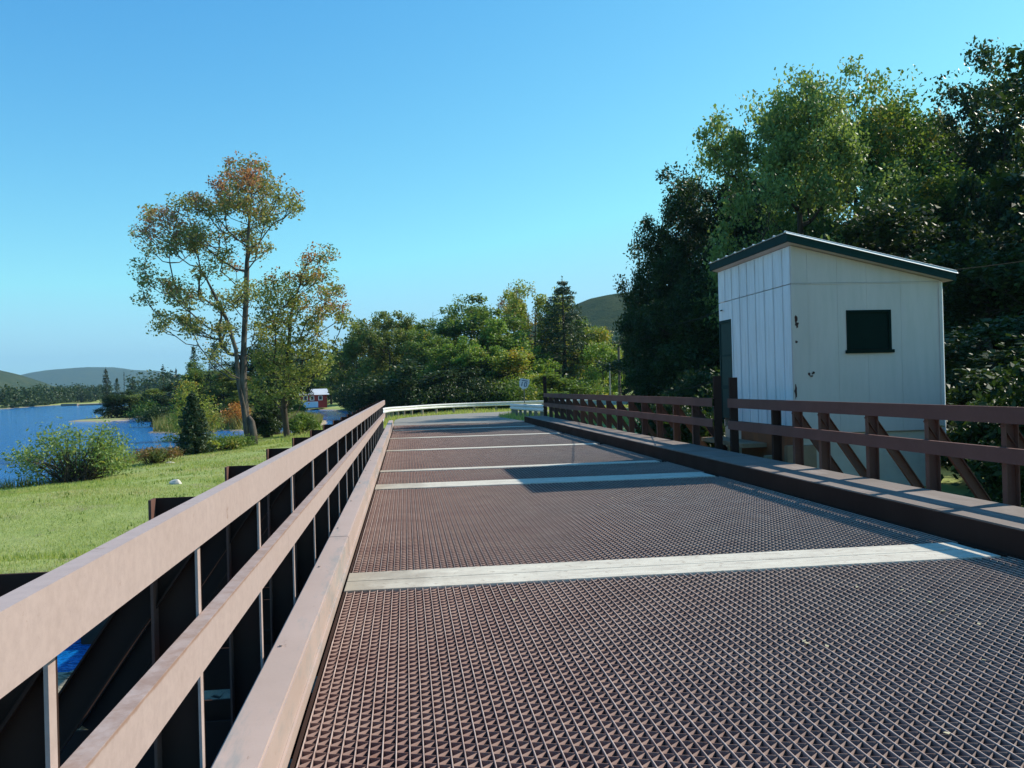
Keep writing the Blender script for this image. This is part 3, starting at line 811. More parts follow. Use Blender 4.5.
# stains where the paint has peeled
def blotch(cx, cz, w, h, seed):
    rr = random.Random(seed); pts = []
    for k in range(14):
        a = 2 * math.pi * k / 14; q = rr.uniform(0.45, 1.0)
        pts.append((cx + math.cos(a) * w * q, cz + math.sin(a) * h * q))
    mb = MB(); b = len(mb.v); yy = SY0 - 0.0195
    mb.v += [(x, yy, z) for x, z in pts] + [(x, yy + 0.003, z) for x, z in pts]
    mb.f.append(tuple(range(14))); mb.f.append(tuple(range(27, 13, -1)))
    for k in range(14): mb.f.append((k, (k + 1) % 14, 14 + (k + 1) % 14, 14 + k))
    return mb
for i, (px, py, w, h) in enumerate(((795.5, 319, 0.035, 0.10), (796.5, 325, 0.045, 0.07), (796, 342, 0.03, 0.035), (792.5, 391, 0.035, 0.16), (809, 374, 0.03, 0.05), (813, 373, 0.035, 0.03), (811, 376, 0.04, 0.02))):
    p = on_y(px, py, SY0)
    sp(blotch(max(p.x, SX0 + 0.02), p.z, w, h, i), 'peeled_patch', M['stain'])
# base
M['pale_base'] = plain('pale_weathered_concrete', (0.56, 0.50, 0.42), (0.40, 0.33, 0.26), 1.2, 0.9, 0.5, 12, 0.02)
base = MB().box(SX0 + 0.05, SX1 - 0.04, SY0 + 0.06, SY1 - 0.05, -1.5, ZB - 0.005)
sp(base, 'concrete_base', M['pale_base'], bevel=0.02)
sp(MB().box(SX0 + 0.0, SX0 + 0.045, SY0 + 0.1, 17.6, -0.6, 0.735), 'rusty_panel', M['orange'])
sp(MB().box(6.5, SX0 - 0.003, 16.3, SY1 - 0.05, 0.28, 0.36), 'walkway', M['concrete'])
sp(MB().box(6.55, 6.75, SY0 + 0.2, SY0 + 0.4, -1.5, 0.2).box(6.5, 7.04, 14.3, 14.42, -1.5, 0.45), 'footing', M['concrete'], bevel=0.01)

# ------------------------------------------------------------------ guardrails on the approach
def guardrail(name_label, pts, seed, n_sub=6):
    P = catmull(pts, n_sub)
    seg = np.hypot(*(P[1:] - P[:-1]).T); s = np.concatenate([[0], np.cumsum(seg)])
    t = thing('guardrail', name_label, 'guardrail', (P[0][0], P[0][1], float(road_z(P[0][1]))))
    # W-beam
    prof = [(0.0, 0.40), (-0.04, 0.44), (-0.04, 0.50), (0.0, 0.545), (0.0, 0.575), (-0.04, 0.62), (-0.04, 0.68), (0.0, 0.72)]
    mb = MB(); rings = []
    for i, p in enumerate(P):
        a, b = P[max(i - 1, 0)], P[min(i + 1, len(P) - 1)]
        d = (b - a) / np.hypot(*(b - a)); nr = np.array([-d[1], d[0]])   # away from road is +nr for the outer rail
        z = float(road_z(p[1]))
        rings.append([(p[0] + nr[0] * q, p[1] + nr[1] * q, z + h) for q, h in prof] + [(p[0] + nr[0] * (q + 0.012), p[1] + nr[1] * (q + 0.012), z + h) for q, h in prof[::-1]])
    n = len(rings[0]); b0 = 0
    for rg in rings: mb.v += rg
    for i in range(len(rings) - 1):
        for k in range(n):
            mb.f.append((i * n + k, i * n + (k + 1) % n, (i + 1) * n + (k + 1) % n, (i + 1) * n + k))
    reparent(mb.build('beam', M['guard']), t)
    d_ = 0.4
    while d_ < s[-1]:
        x = np.interp(d_, s, P[:, 0]); y = np.interp(d_, s, P[:, 1])
        i = min(np.searchsorted(s, d_), len(P) - 1); i = max(i, 1)
        d = (P[i] - P[i - 1]) / np.hypot(*(P[i] - P[i - 1])); ang = math.atan2(d[1], d[0])
        z = float(road_z(y))
        Mx = Matrix.Translation((x - d[1] * 0.10, y + d[0] * 0.10, z)) @ Matrix.Rotation(ang, 4, 'Z')
        reparent(MB().box(-0.06, 0.06, -0.075, 0.075, -0.6, 0.66, Mx).build('post', M['wood_post']), t)
        d_ += 1.9
    return t
guardrail('long white guardrail curving right around the outside of the bend', [(-0.85, 31.9), (-0.95, 38.5), (-1.15, 45), (-1.15, 52), (-0.6, 58), (0.9, 63.5), (3.6, 67), (7.5, 68.8), (12, 69), (18, 68.5), (28, 66)], 1)
g2 = guardrail('short white guardrail starting at the dark end post of the right railing', [(19, 59.8), (12.5, 59.8), (9.4, 58.9), (7.3, 56.8), (6.45, 53.5), (6.3, 49), (6.3, 44), (6.32, 39.6)], 2)

# ------------------------------------------------------------------ route sign, poles, cables
p = on_y(524, 384, 60)
t = thing('road_sign', 'small tilted white route sign on a thin post behind the short guardrail', 'sign', (p.x, 60, gz(p.x, 60)))
Ms = Matrix.Translation((p.x, 60, p.z)) @ Matrix.Rotation(math.radians(12), 4, 'Y') @ Matrix.Rotation(math.radians(-14), 4, 'Z')
reparent(MB().box(-0.03, 0.03, 0.02, 0.05, gz(p.x, 60) - p.z - 0.3, 0.35, Matrix.Translation((p.x, 60, p.z))).build('post', M['wood_post']), t)
pl = MB(); b = 0
outl = [(-0.30, 0.36), (0.32, 0.36), (0.36, 0.1), (0.28, -0.22), (0.0, -0.40), (-0.28, -0.22), (-0.36, 0.1)]
pl.v += [tuple(Ms @ Vector((x, 0.0, z))) for x, z in outl] + [tuple(Ms @ Vector((x, 0.012, z))) for x, z in outl]
pl.f += [tuple(range(7)), tuple(range(13, 6, -1))] + [(k, (k + 1) % 7, 7 + (k + 1) % 7, 7 + k) for k in range(7)]
reparent(pl.build('sign_plate', M['sign']), t)
mk = MB()
for x0, x1, z0, z1 in ((-0.17, -0.11, -0.18, 0.14), (0.02, 0.08, -0.18, 0.14), (0.16, 0.21, -0.14, 0.14), (0.081, 0.159, 0.09, 0.14), (0.081, 0.159, -0.18, -0.13), (-0.2, 0.22, 0.20, 0.26)):
    mk.box(x0, x1, -0.006, -0.001, z0, z1, Ms)
reparent(mk.build('sign_mark', M['sign_dark']), t)

def pole(px, topy, y, rad, mat, label, group=None, arm=False):
    a = on_y(px, topy, y); z0 = gz(a.x, y) - 0.4
    t = thing('utility_pole', label, 'pole', (a.x, y, z0 + 0.4), group=group)
    reparent(MB().tube([(a.x + (0.0), y, z0), (a.x, y, (z0 + a.z) / 2), (a.x, y, a.z)], [rad, rad * 0.85, rad * 0.7], 10).build('shaft', mat), t)
    if arm:
        reparent(MB().box(a.x - 0.9, a.x + 0.9, y - 0.06, y + 0.06, a.z - 0.7, a.z - 0.58).build('cross_arm', mat), t)
    return a
PA = pole(618.5, 346, 74, 0.15, M['pole'], 'grey wooden utility pole standing before the dark woods past the bridge')
PB = pole(609.5, 362, 70, 0.07, M['pale_pole'], 'thin pale pole just left of the grey utility pole')
PC = pole(652, 318, 52, 0.20, M['bark_dark'], 'dark thick pole at the edge of the shaded woods holding the cable to the shed')
def cable(a, b, sag, r, label, n=24):
    a, b = Vector(a), Vector(b)
    pts = [a.lerp(b, i / n) - Vector((0, 0, sag * 4 * (i / n) * (1 - i / n))) for i in range(n + 1)]
    return tag(MB().tube(pts, r, 5).build('cable', M['wire'], smooth=True), label, 'cable')
cable((10.15, 15.2, 3.56), on_y(1100, 247, 17.5), 0.05, 0.009, 'black cable running from the low corner of the shed roof to the right')
cable((7.0 - 0.05, 18.4, 3.15), (PC.x, 52, PC.z - 0.2), 0.25, 0.012, 'thin cable from the shed wall above the door to the dark pole')
cable(tuple(on_y(716, 380, 18.9)), tuple(on_y(650, 384, 40)), 0.25, 0.012, 'thin low sagging cable left of the tall gate posts')

# ------------------------------------------------------------------ cabins
def cabin(px, ybase, ytop, y, w, d, wallm, roofm, label, gz0=None, porch=True, rz=0.25):
    b = on_y(px, ybase, y); tp = on_y(px, ytop, y)
    H = tp.z - b.z
    t = thing('cabin', label, 'cabin', (b.x, y, b.z), rz)
    def q(mb, name, m_): o = mb.build(name, m_); o.parent = t; return o
    hw = H * 0.62
    q(MB().box(-w / 2, w / 2, -d / 2, d / 2, -0.6, hw), 'wall', wallm)
    g = MB()
    g.v += [(-w / 2 - .3, -d / 2 - .3, hw - 0.05), (w / 2 + .3, -d / 2 - .3, hw - 0.05), (w / 2 + .3, d / 2 + .3, hw - 0.05), (-w / 2 - .3, d / 2 + .3, hw - 0.05), (-w / 2 - .3, 0, H), (w / 2 + .3, 0, H)]
    g.f += [(0, 1, 5, 4), (2, 3, 4, 5), (1, 2, 5), (3, 0, 4), (0, 3, 2, 1)]
    q(g, 'roof', roofm)
    for x in (-w * 0.3, -w * 0.06, w * 0.25):
        f = q(MB().box(x - w * .08, x + w * .08, -d / 2 - 0.05, -d / 2 - 0.002, hw * .35, hw * .85), 'window', M['white'])
        o = MB().box(x - w * .055, x + w * .055, -d / 2 - 0.07, -d / 2 - 0.052, hw * .42, hw * .80).build('pane', M['glass']); o.parent = f
    if porch: q(MB().box(-w * .5, w * .12, -d / 2 - 1.0, -d / 2 - 0.2, -0.5, hw * .22), 'porch', M['white'])
    return t
cabin(312, 403.5, 389, 122, 3.6, 3.2, M['red_wall'], M['cabin_roof'], 'small red cabin with a pale roof on the far shore beside the railing')
cabin(27, 403.2, 399.3, 300, 4.2, 4, M['white'], M['cabin_roof'], 'tiny white cabin among the trees on the far lake shore', porch=False)
# low dock in front of the far shore
p = on_y(95, 403.5, 285)
tag(MB().box(p.x - 4, p.x + 6, 283, 286, WATER - 0.2, WATER + 0.45).box(p.x - 9, p.x - 4.3, 282, 284, WATER - 0.1, WATER + 0.7).build('dock', M['boat'], bevel=0.05), 'low pale dock at the far end of the lake', 'dock')

# ------------------------------------------------------------------ rocks on the lawn
def rock(name, px, py, s, label, mat='rock', seed=0, group=None, z=None):
    import bmesh
    bm = bmesh.new(); bmesh.ops.create_icosphere(bm, subdivisions=3, radius=1)
    rr = random.Random(seed)
    ks = [(Vector((rr.uniform(-1, 1), rr.uniform(-1, 1), rr.uniform(-1, 1))).normalized(), rr.uniform(0.55, 0.95)) for _ in range(9)]
    for v in bm.verts:
        c = v.co.copy()
        for k, d in ks:
            e = c.dot(k)
            if e > d: c -= k * (e - d)
        v.co = Vector((c.x * s[0], c.y * s[1], c.z * s[2])) + Vector((rr.gauss(0, .02), rr.gauss(0, .02), rr.gauss(0, .02))) * s[2]
    me = bpy.data.meshes.new(name); bm.to_mesh(me); bm.free()
    zz = -0.55
    for _ in range(6):
        q = on_z(px, py, zz); zz = gz(q.x, q.y)
    o = link(name, me, M[mat], None, (q.x, q.y, zz + s[2] * 0.25))
    return tag(o, label, 'rock', group)
rock('rock', 176, 484, (0.15, 0.11, 0.09), 'white rock lying alone on the open lawn', seed=3)
rock('rock', 171, 463, (0.16, 0.14, 0.04), 'pale flat rock by the low russet bush at the shore', seed=5)
rock('rock', 246, 443, (0.35, 0.3, 0.16), 'grey rock at the foot of the tall maple', 'concrete', seed=6)
rock('rock', 79, 421, (0.9, 0.5, 0.35), 'pale boulder at the tip of the sand spit, left one of two', seed=7)
rock('rock', 86, 420.5, (0.6, 0.5, 0.4), 'pale boulder on the sand spit, right one of two', seed=9)

# ------------------------------------------------------------------ leaves and trees
def leaf_cloud(cent, size, rng, aspect=0.6, up=0.5, quad_j=0.25):
    """one kite-shaped leaf per centre"""
    n = len(cent)
    nrm = rng.standard_normal((n, 3)); nrm[:, 2] = np.abs(nrm[:, 2]) + up
    nrm /= np.linalg.norm(nrm, axis=1)[:, None]
    a = rng.standard_normal((n, 3)); a -= nrm * (a * nrm).sum(1)[:, None]; a /= np.linalg.norm(a, axis=1)[:, None]
    b = np.cross(nrm, a)
    s = (size * rng.uniform(0.65, 1.35, n))[:, None]
    w = s * aspect
    fold = nrm * s * rng.uniform(-0.25, 0.25, n)[:, None]
    v = np.stack([cent - a * s * 0.5, cent + b * w * 0.5 - a * s * 0.05 + fold, cent + a * s * 0.55, cent - b * w * 0.5 + a * s * 0.08 + fold], 1)
    return v.reshape(-1, 3), np.arange(n * 4).reshape(n, 4)

def skeleton(trunk, trunk_r, tips, rng, tip_r=0.012, rise=0.35, sub=3):
    """grow limbs from the trunk polyline to the tips; returns tube mesh"""
    nodes = [Vector(p) for p in trunk]; parent = [i - 1 for i in range(len(trunk))]
    istr = [True] * len(trunk)
    # densify the trunk
    dn, dp = [], []
    for i in range(len(trunk) - 1):
        for k in range(4): dn.append(nodes[i].lerp(nodes[i + 1], k / 4))
    dn.append(nodes[-1])
    nodes = dn; parent = [i - 1 for i in range(len(nodes))]; nt = len(nodes)
    tips = sorted(tips, key=lambda t: min((Vector(t) - q).length for q in nodes[:nt]))
    arr = [tuple(q) for q in nodes]
    H0 = nodes[0].z; H1 = nodes[-1].z
    for tp in tips:
        A = np.array(arr); T = np.array(tp)
        d = A - T; dist = np.sqrt((d ** 2).sum(1))
        hz = np.hypot(d[:, 0], d[:, 1])
        pen = np.where(A[:, 2] > T[2] - rise * hz, 1.0 + (A[:, 2] - T[2] + rise * hz), 0) * 1.5
        low = np.where((np.arange(len(A)) < nt) & (A[:, 2] < H0 + (H1 - H0) * 0.12), 50, 0)
        i = int(np.argmin(dist + pen + low))
        a, b = Vector(arr[i]), Vector(tp)
        L_ = (b - a).length
        if L_ < 1e-3: continue
        ns = max(1, min(sub, int(L_ / 0.5) + 1)); last = i
        for k in range(1, ns + 1):
            f = k / ns
            q = a.lerp(b, f)
            if k < ns:
                q.z -= L_ * 0.10 * math.sin(math.pi * f)
                q += Vector(rng.normal(0, 0.05 * L_ / ns * 1.5, 3))
            arr.append(tuple(q)); parent.append(last); last = len(arr) - 1
    n = len(arr); cnt = np.zeros(n)
    child = np.zeros(n, bool)
    for i in range(n):
        if parent[i] >= 0: child[parent[i]] = True
    for i in range(n - 1, -1, -1):
        if not child[i]: cnt[i] += 1
        if parent[i] >= 0: cnt[parent[i]] += cnt[i] if parent[i] < i else 0
    # radii
    tot = max(cnt[0], 1)
    R = tip_r + (trunk_r - tip_r) * np.maximum(cnt / tot, 0.0) ** 0.62
    for i in range(nt): R[i] = min(max(R[i], trunk_r * (1 - 0.95 * i / nt)), trunk_r)
    mb = MB()
    tr = [Vector(arr[i]) for i in range(nt)]
    rad = [R[i] for i in range(nt)]
    rad[0] *= 1.35
    mb.tube(tr, rad, 10)
    for i in range(nt, n):
        a, b = Vector(arr[parent[i]]), Vector(arr[i])
        if (b - a).length > 1e-4:
            ra = min(R[parent[i]], R[i] * 1.5)
            mb.tube([a, b], [ra, R[i]], 5, cap=False)
    return mb

def crown_tips(rng, H, base, W, D, n, lobes=7, shell=0.5, squash=1.0, topw=0.0):
    """tips filling an uneven crown of height base..H"""
    zc, rz = (H + base) / 2, (H - base) / 2
    if n > 80:
        nl = int(n / 7.5)
        C_, R_ = [], []
        hull = [(v / np.linalg.norm(v), rng.uniform(-0.22, 0.22)) for v in rng.standard_normal((12, 3))]
        while len(C_) < nl:
            u = rng.standard_normal(3); u /= np.linalg.norm(u)
            k = 1 + sum(a * max(0, u @ l) ** 3 for l, a in hull)
            r = rng.uniform(0.25, 0.88) ** 0.6 * k * 0.88
            zz = u[2] * r
            wf = 1.0 - topw * max(0, zz) + 0.25 * max(0, -zz)
            C_.append((u[0] * r * W / 2 * wf, u[1] * r * D / 2 * wf, zc + zz * rz)); R_.append(W * rng.uniform(0.10, 0.19))
        out = []
        for i in range(n):
            k = i % nl
            u = rng.standard_normal(3); u /= np.linalg.norm(u)
            q = rng.uniform(0.4, 1.0)
            out.append((C_[k][0] + u[0] * q * R_[k], C_[k][1] + u[1] * q * R_[k], C_[k][2] + (u[2] * 0.95) * q * R_[k]))
        o = np.array(out)                      # stretch to the full height and spread of the crown
        o[:, 2] = base * 0.5 + (o[:, 2] - o[:, 2].min()) / (o[:, 2].max() - o[:, 2].min()) * (H * 0.985 - base * 0.5)
        for ax, ext in ((0, W), (1, D)):
            lo, hi = np.percentile(o[:, ax], [1.5, 98.5]); o[:, ax] = (o[:, ax] - (lo + hi) / 2) / (hi - lo) * ext
        return [tuple(q) for q in o]
    lb = [(v / np.linalg.norm(v), rng.uniform(-0.28, 0.30)) for v in rng.standard_normal((lobes * 2, 3))]
    out = []
    while len(out) < n:
        u = rng.standard_normal(3); u /= np.linalg.norm(u)
        k = 1 + sum(a * max(0, u @ l) ** 4 for l, a in lb)
        r = rng.uniform(shell ** 3, 1) ** (1 / 3) * k
        zz = u[2] * r
        wf = 1.0 - topw * max(0, zz)
        out.append((u[0] * r * W / 2 * wf, u[1] * r * D / 2 * wf, max(zc + zz * rz, 0.3)))
    return out

def broadleaf(rng, H, base, W, ntip, per, leaf, trunk_r, D=None, mat=None, barkm=None, sig=None, shell=0.45, topw=0.2, trunk=None, tips=None, lean=(0, 0), up=0.5, aspect=0.6, stems=1):
    D = D or W
    if tips is None: tips = crown_tips(rng, H, base, W, D, ntip, shell=shell, topw=topw)
    if trunk is None:
        trunk = [(0, 0, -0.4)] + [(lean[0] * f + rng.normal(0, 0.012 * H), lean[1] * f + rng.normal(0, 0.012 * H), H * 0.88 * f) for f in (0.2, 0.4, 0.6, 0.8, 1.0)]
    mb = skeleton(trunk, trunk_r, tips, rng, tip_r=0.008)
    T = np.array(tips)
    sig = sig or W * 0.07
    reps = rng.poisson(per, len(T)).clip(2)
    scl = rng.uniform(0.6, 1.35, len(T))
    idx = np.repeat(np.arange(len(T)), reps)
    off = np.clip(rng.standard_normal((len(idx), 3)), -1.7, 1.7) * (sig * scl[idx])[:, None] * np.array([1, 1, 0.8])
    cent = T[idx] + off
    cent = cent[cent[:, 2] > 0.05]
    v, f = leaf_cloud(cent, leaf, rng, aspect, up)
    return mb.mesh('trunk', smooth=True), fast_mesh('crown', v, f)

def conifer(rng, H, W, trunk_r, leaf, base=0.06, dens=1.0, sparse=0.0, droop=0.25, power=0.85):
    cs = []
    mb = MB()
    lean = rng.normal(0, 0.01 * H, 2)
    mb.tube([(0, 0, -0.3), (lean[0] * .5, lean[1] * .5, H * 0.5), (lean[0], lean[1], H)], [trunk_r * 1.2, trunk_r * 0.6, 0.01], 8)
    z = H * base
    while z < H * 0.985:
        f = z / H
        R = W / 2 * (1 - f) ** power * rng.uniform(0.78, 1.15) + 0.03 * W
        nb = rng.integers(5, 9)
        a0 = rng.uniform(0, 6.3)
        for k in range(nb):
            if rng.random() < sparse: continue
            a = a0 + k * 6.283 / nb + rng.normal(0, 0.15); r = R * rng.uniform(0.65, 1.15)
            c = Vector((lean[0] * f, lean[1] * f, z))
            e = c + Vector((math.cos(a) * r, math.sin(a) * r, -droop * r + 0.12 * r))
            mb.tube([c, e], [max(trunk_r * 0.18 * (1 - f), 0.008), 0.004], 4, cap=False)
            m_ = max(int(dens * (10 + 34 * r / max(leaf * 9, .5))), 5)
            t = rng.uniform(0.12, 1, m_) ** 0.8
            wdt = 0.26 * r * (1.1 - t) + leaf * 0.3
            p = np.array(c)[None] * (1 - t[:, None]) + np.array(e)[None] * t[:, None]
            side = np.array([-math.sin(a), math.cos(a), 0])
            p = p + side * (rng.uniform(-1, 1, m_) * wdt)[:, None]
            p[:, 2] += rng.normal(0, leaf * 0.35, m_) - 0.15 * wdt
            cs.append(p)
        z += max(H * 0.028, leaf * 0.7) * rng.uniform(0.7, 1.3)
    top = np.stack([np.full(8, lean[0]), np.full(8, lean[1]), np.linspace(H * 0.95, H * 1.01, 8)], 1)
    cs.append(top)
    c = np.concatenate(cs)
    v, f = leaf_cloud(c, leaf, rng, 0.38, 0.3)
    return mb.mesh('trunk', smooth=True), fast_mesh('crown', v, f)

def plant(name, label, cat, loc, meshes, leafm, barkm='bark', rz=0.0, group=None, parts=('trunk', 'crown'), scale=1.0):
    t = thing(name, label, cat, loc, rz, group)
    t.scale = (scale, scale, scale)
    a = link(parts[0], meshes[0], M[barkm]); a.parent = t
    b = link(parts[1], meshes[1], L[leafm]); b.parent = t
    return t

def from_px(pxlist, y0, yspread, rng, base):
    out = []
    for px, py in pxlist:
        p = on_y(px, py, y0 + rng.uniform(-yspread, yspread))
        out.append((p.x - base[0], p.y - base[1], p.z - base[2]))
    return out

# the two maples on the lawn
def px_clusters(blobs, rng, n_per_area):
    """blobs: (px, py, rx, ry) -> scattered pixel tips"""
    out = []
    for px, py, rx, ry in blobs:
        n = max(2, int(rx * ry * n_per_area))
        for _ in range(n):
            a = rng.uniform(0, 6.3); r = math.sqrt(rng.uniform(0, 1))
            out.append((px + math.cos(a) * r * rx, py + math.sin(a) * r * ry))
    return out
rng = np.random.default_rng(21)
YM = 40.0
b = on_y(250, 442, YM); bz = gz(b.x, YM); base = (b.x, YM, bz)
blobs = [(245, 170, 24, 11), (262, 188, 22, 12), (232, 188, 20, 12), (276, 200, 24, 9), (292, 207, 12, 6), (246, 210, 24, 14), (268, 222, 14, 10),
         (213, 206, 18, 10), (188, 204, 20, 10), (166, 216, 20, 10), (150, 232, 14, 8), (182, 232, 24, 12), (206, 240, 22, 12), (160, 250, 18, 7),
         (226, 262, 16, 10), (256, 250, 14, 8), (140, 268, 9, 6), (150, 280, 16, 7), (172, 288, 22, 8), (145, 296, 10, 5), (192, 296, 20, 8), (152, 325, 12, 4),
         (178, 322, 20, 7), (205, 330, 18, 9), (160, 318, 12, 4), (228, 300, 16, 10), (254, 290, 12, 10), (228, 330, 14, 9), (262, 330, 12, 9), (215, 352, 14, 8), (240, 236, 12, 10), (205, 276, 12, 6)]
tips = from_px(px_clusters(blobs, rng, 0.050), YM, 2.6, rng, base)
for i, t_ in enumerate(tips): pass
tr = from_px([(250, 452), (245, 410), (243, 380), (244, 340), (246, 300), (247, 262), (249, 225), (252, 185)], YM, 0.15, rng, base)
tr[0] = (0, 0, -0.5)
ms = broadleaf(rng, 12, 3, 8, 0, 92, 0.125, 0.165, tips=tips, trunk=tr, sig=0.24, up=0.3)
t = plant('maple_tree', 'tall open maple with reddening top leaves and a thick grey trunk on the lawn shore', 'tree', base, ms, 'maple')
# second stem of the trunk and the hollow stump at its foot
tr2 = [on_y(*q) - Vector(base) for q in ((251, 446, YM - .1), (246, 420, YM - 0.25), (239, 385, YM - 0.2), (236, 350, YM - .2), (226, 318, YM - .4), (215, 296, YM - .6), (205, 276, YM - .8), (196, 262, YM - 1))]
o = MB().tube([tuple(q) for q in tr2], [0.12, 0.11, 0.1, 0.09, 0.08, 0.06, 0.04, 0.02], 10).build('second_stem', M['bark'], smooth=True); o.parent = t
st = [on_y(*q) - Vector(base) for q in ((253.5, 447, YM - 0.3), (253, 432, YM - 0.3), (251.5, 422, YM - 0.28), (249, 416, YM - 0.25))]
o = MB().tube([tuple(q) for q in st], [0.21, 0.17, 0.14, 0.06], 9).build('hollow_stump', M['bark'], smooth=True); o.parent = t

rng = np.random.default_rng(33)
YM2 = 43.5
b = on_y(288, 440, YM2); base = (b.x, YM2, gz(b.x, YM2))
blobs = [(315, 262, 14, 10), (300, 278, 20, 10), (322, 284, 16, 10), (338, 298, 12, 10), (288, 296, 18, 10), (312, 306, 24, 12), (334, 320, 12, 12), (280, 316, 22, 12),
         (302, 330, 24, 12), (322, 345, 16, 10), (270, 336, 18, 12), (290, 352, 24, 12), (262, 300, 14, 10), (275, 372, 22, 12), (305, 370, 22, 12), (322, 362, 14, 8), (258, 356, 12, 12), (272, 280, 12, 8),
         (330, 250, 6, 5), (285, 395, 24, 9), (262, 392, 10, 12)]
tips = from_px(px_clusters(blobs, rng, 0.042), YM2, 2.4, rng, base)
tr = from_px([(288, 450), (284, 410), (286, 370), (289, 345), (291, 315), (298, 290), (306, 270)], YM2, 0.15, rng, base); tr[0] = (0, 0, -0.5)
ms = broadleaf(rng, 12, 3, 8, 0, 84, 0.14, 0.15, tips=tips, trunk=tr, sig=0.26, up=0.3)
plant('maple_tree', 'slimmer dark stemmed maple right of the tall one, green with orange tips', 'tree', base, ms, 'olive', 'bark_dark')

# ---- shrubs on the shore
def bush_mesh(rng, H, W, ntip, per, leaf, D=None, aspect=0.45, sig=None):
    D = D or W
    tips = crown_tips(rng, H, H * 0.02, W, D, ntip, shell=0.3, topw=0.35)
    mb = MB()
    for tp in tips:
        a = Vector((rng.normal(0, W * 0.08), rng.normal(0, D * 0.08), -0.1)); b_ = Vector(tp)
        mid = a.lerp(b_, 0.5) + Vector((0, 0, H * 0.08))
        mb.tube([a, mid, b_], [0.02, 0.013, 0.005], 4, cap=False)
    T = np.array(tips); idx = np.repeat(np.arange(len(T)), per)
    cent = T[idx] + rng.standard_normal((len(idx), 3)) * (sig or W * 0.075) * np.array([1, 1, 0.8])
    cent = cent[cent[:, 2] > 0.0]
    v, f = leaf_cloud(cent, leaf, rng, aspect, 0.3)
    return mb.mesh('stems'), fast_mesh('foliage', v, f)
def bush(px, py_base, wpx, hpx, y, label, leafm, seed, per=40, ntip=60, leaf=0.1, name='shrub', cat='shrub', group=None, aspect=0.45, zoff=0.0):
    r = np.random.default_rng(seed)
    b = on_y(px, py_base, y); z = gz(b.x, y)
    W_, H_ = wpx * y / F_PX, (hpx + 0.0) * y / F_PX
    H_ = max(on_y(px, py_base - hpx, y).z - z, 0.3)
    return plant(name, label, cat, (b.x, y, z + zoff), bush_mesh(r, H_, W_, ntip, per, leaf, aspect=aspect), leafm, 'bark_dark', group=group, parts=('stems', 'foliage'))
bush(76, 484, 86, 58, 25.5, 'large airy silvery green bush at the water edge left of the lawn', 'silver', 1, 46, 100, 0.10)
bush(100, 478, 54, 34, 26.5, 'lower right lobe of pale leaved bush beside the large silvery bush', 'silver', 12, 40, 60, 0.085)
bush(156, 466, 44, 15, 30.5, 'low russet bush at the shore between the silvery bush and the little fir', 'russet', 2, 60, 50, 0.08)
bush(228, 450, 44, 13, 37.5, 'low green shrubs in the grass left of the tall maple trunk', 'green', 3, 50, 50, 0.1)
bush(205, 455, 26, 14, 35.5, 'small light green shrub at the foot of the little fir', 'yellow', 4, 50, 36, 0.1)
bush(302, 437, 34, 22, 46, 'green undergrowth bush around the foot of the dark stemmed maple', 'green', 5, 60, 60, 0.13)
bush(268, 437, 26, 40, 47, 'tall dense green shrub between the two maple trunks', 'deep', 6, 90, 70, 0.14)
bush(274, 425, 30, 60, 50, 'tall dark sapling clump behind the two maple trunks', 'deep', 61, 100, 90, 0.16)
r = np.random.default_rng(9)
y = 35.0; b = on_y(194, 459, y)
plant('fir_sapling', 'little dark green fir standing on the shore left of the tall maple', 'tree', (b.x, y, gz(b.x, y)), conifer(r, 2.45, 1.75, 0.05, 0.12, 0.02, 1.9, 0, 0.1, 0.8), 'needle', 'bark_dark')
bush(193, 420, 50, 42, 50, 'round yellow green bush behind the little fir', 'yellow', 7, 80, 70, 0.13)

# islet shrubs and reeds
ZI = 58
bush(236, 424, 30, 21, 62, 'orange leaved bush on the reedy islet left of the maple trunk', 'orange', 8, 40, 36, 0.15)
bush(222, 420, 26, 14, 66, 'dark green bush beside the orange bush on the islet', 'deep', 81, 60, 36, 0.16)
bush(160, 423, 36, 17, 74, 'round dark bush on the left end of the sandy islet', 'deep', 82, 70, 50, 0.18)
bush(150, 411, 34, 10, 90, 'low green bush on the sand below the spruces', 'green', 83, 60, 40, 0.2)
bush(295, 411, 17, 9, 88, 'round light green bush on the shore left of the red cabin', 'green', 84, 80, 60, 0.22)

def reeds(polys, n, hmin, hmax, seed, label, cond=None, leafm='reed', w=0.05, name='reeds'):
    r = np.random.default_rng(seed); pts = []
    for poly in polys:
        P = np.array(poly); lo, hi = P.min(0), P.max(0)
        c = r.uniform(lo, hi, (n * 3, 2)); d = poly_sd(c[:, 0], c[:, 1], poly)
        c = c[d > 0.25][:n]; pts.append(c)
    c = np.concatenate(pts); z = height(c[:, 0], c[:, 1]); k = z > WATER - 0.02
    if cond is not None: k &= cond(c[:, 0], c[:, 1])
    c, z = c[k], z[k]; n = len(c)
    cl = 0.6 + 0.4 * np.sin(c[:, 0] * 1.3) * np.sin(c[:, 1] * 0.9)
    h = r.uniform(hmin, hmax, n) * (0.6 + cl * 0.6); a = r.uniform(0, 6.3, n); lean = r.normal(0, 0.28, (n, 2)) * h[:, None]
    dx = np.cos(a) * w / 2; dy = np.sin(a) * w / 2
    v = np.stack([np.stack([c[:, 0] - dx, c[:, 1] - dy, z - 0.03], 1), np.stack([c[:, 0] + dx, c[:, 1] + dy, z - 0.03], 1), np.stack([c[:, 0] + lean[:, 0], c[:, 1] + lean[:, 1], z + h], 1)], 1)
    return tag(link(name, fast_mesh(name, v.reshape(-1, 3), np.arange(n * 3).reshape(n, 3)), L[leafm]), label, None, None, 'stuff')
reeds([ISLET], 9000, 0.5, 1.1, 3, 'ochre and green reeds covering the sandy islet', w=0.07)
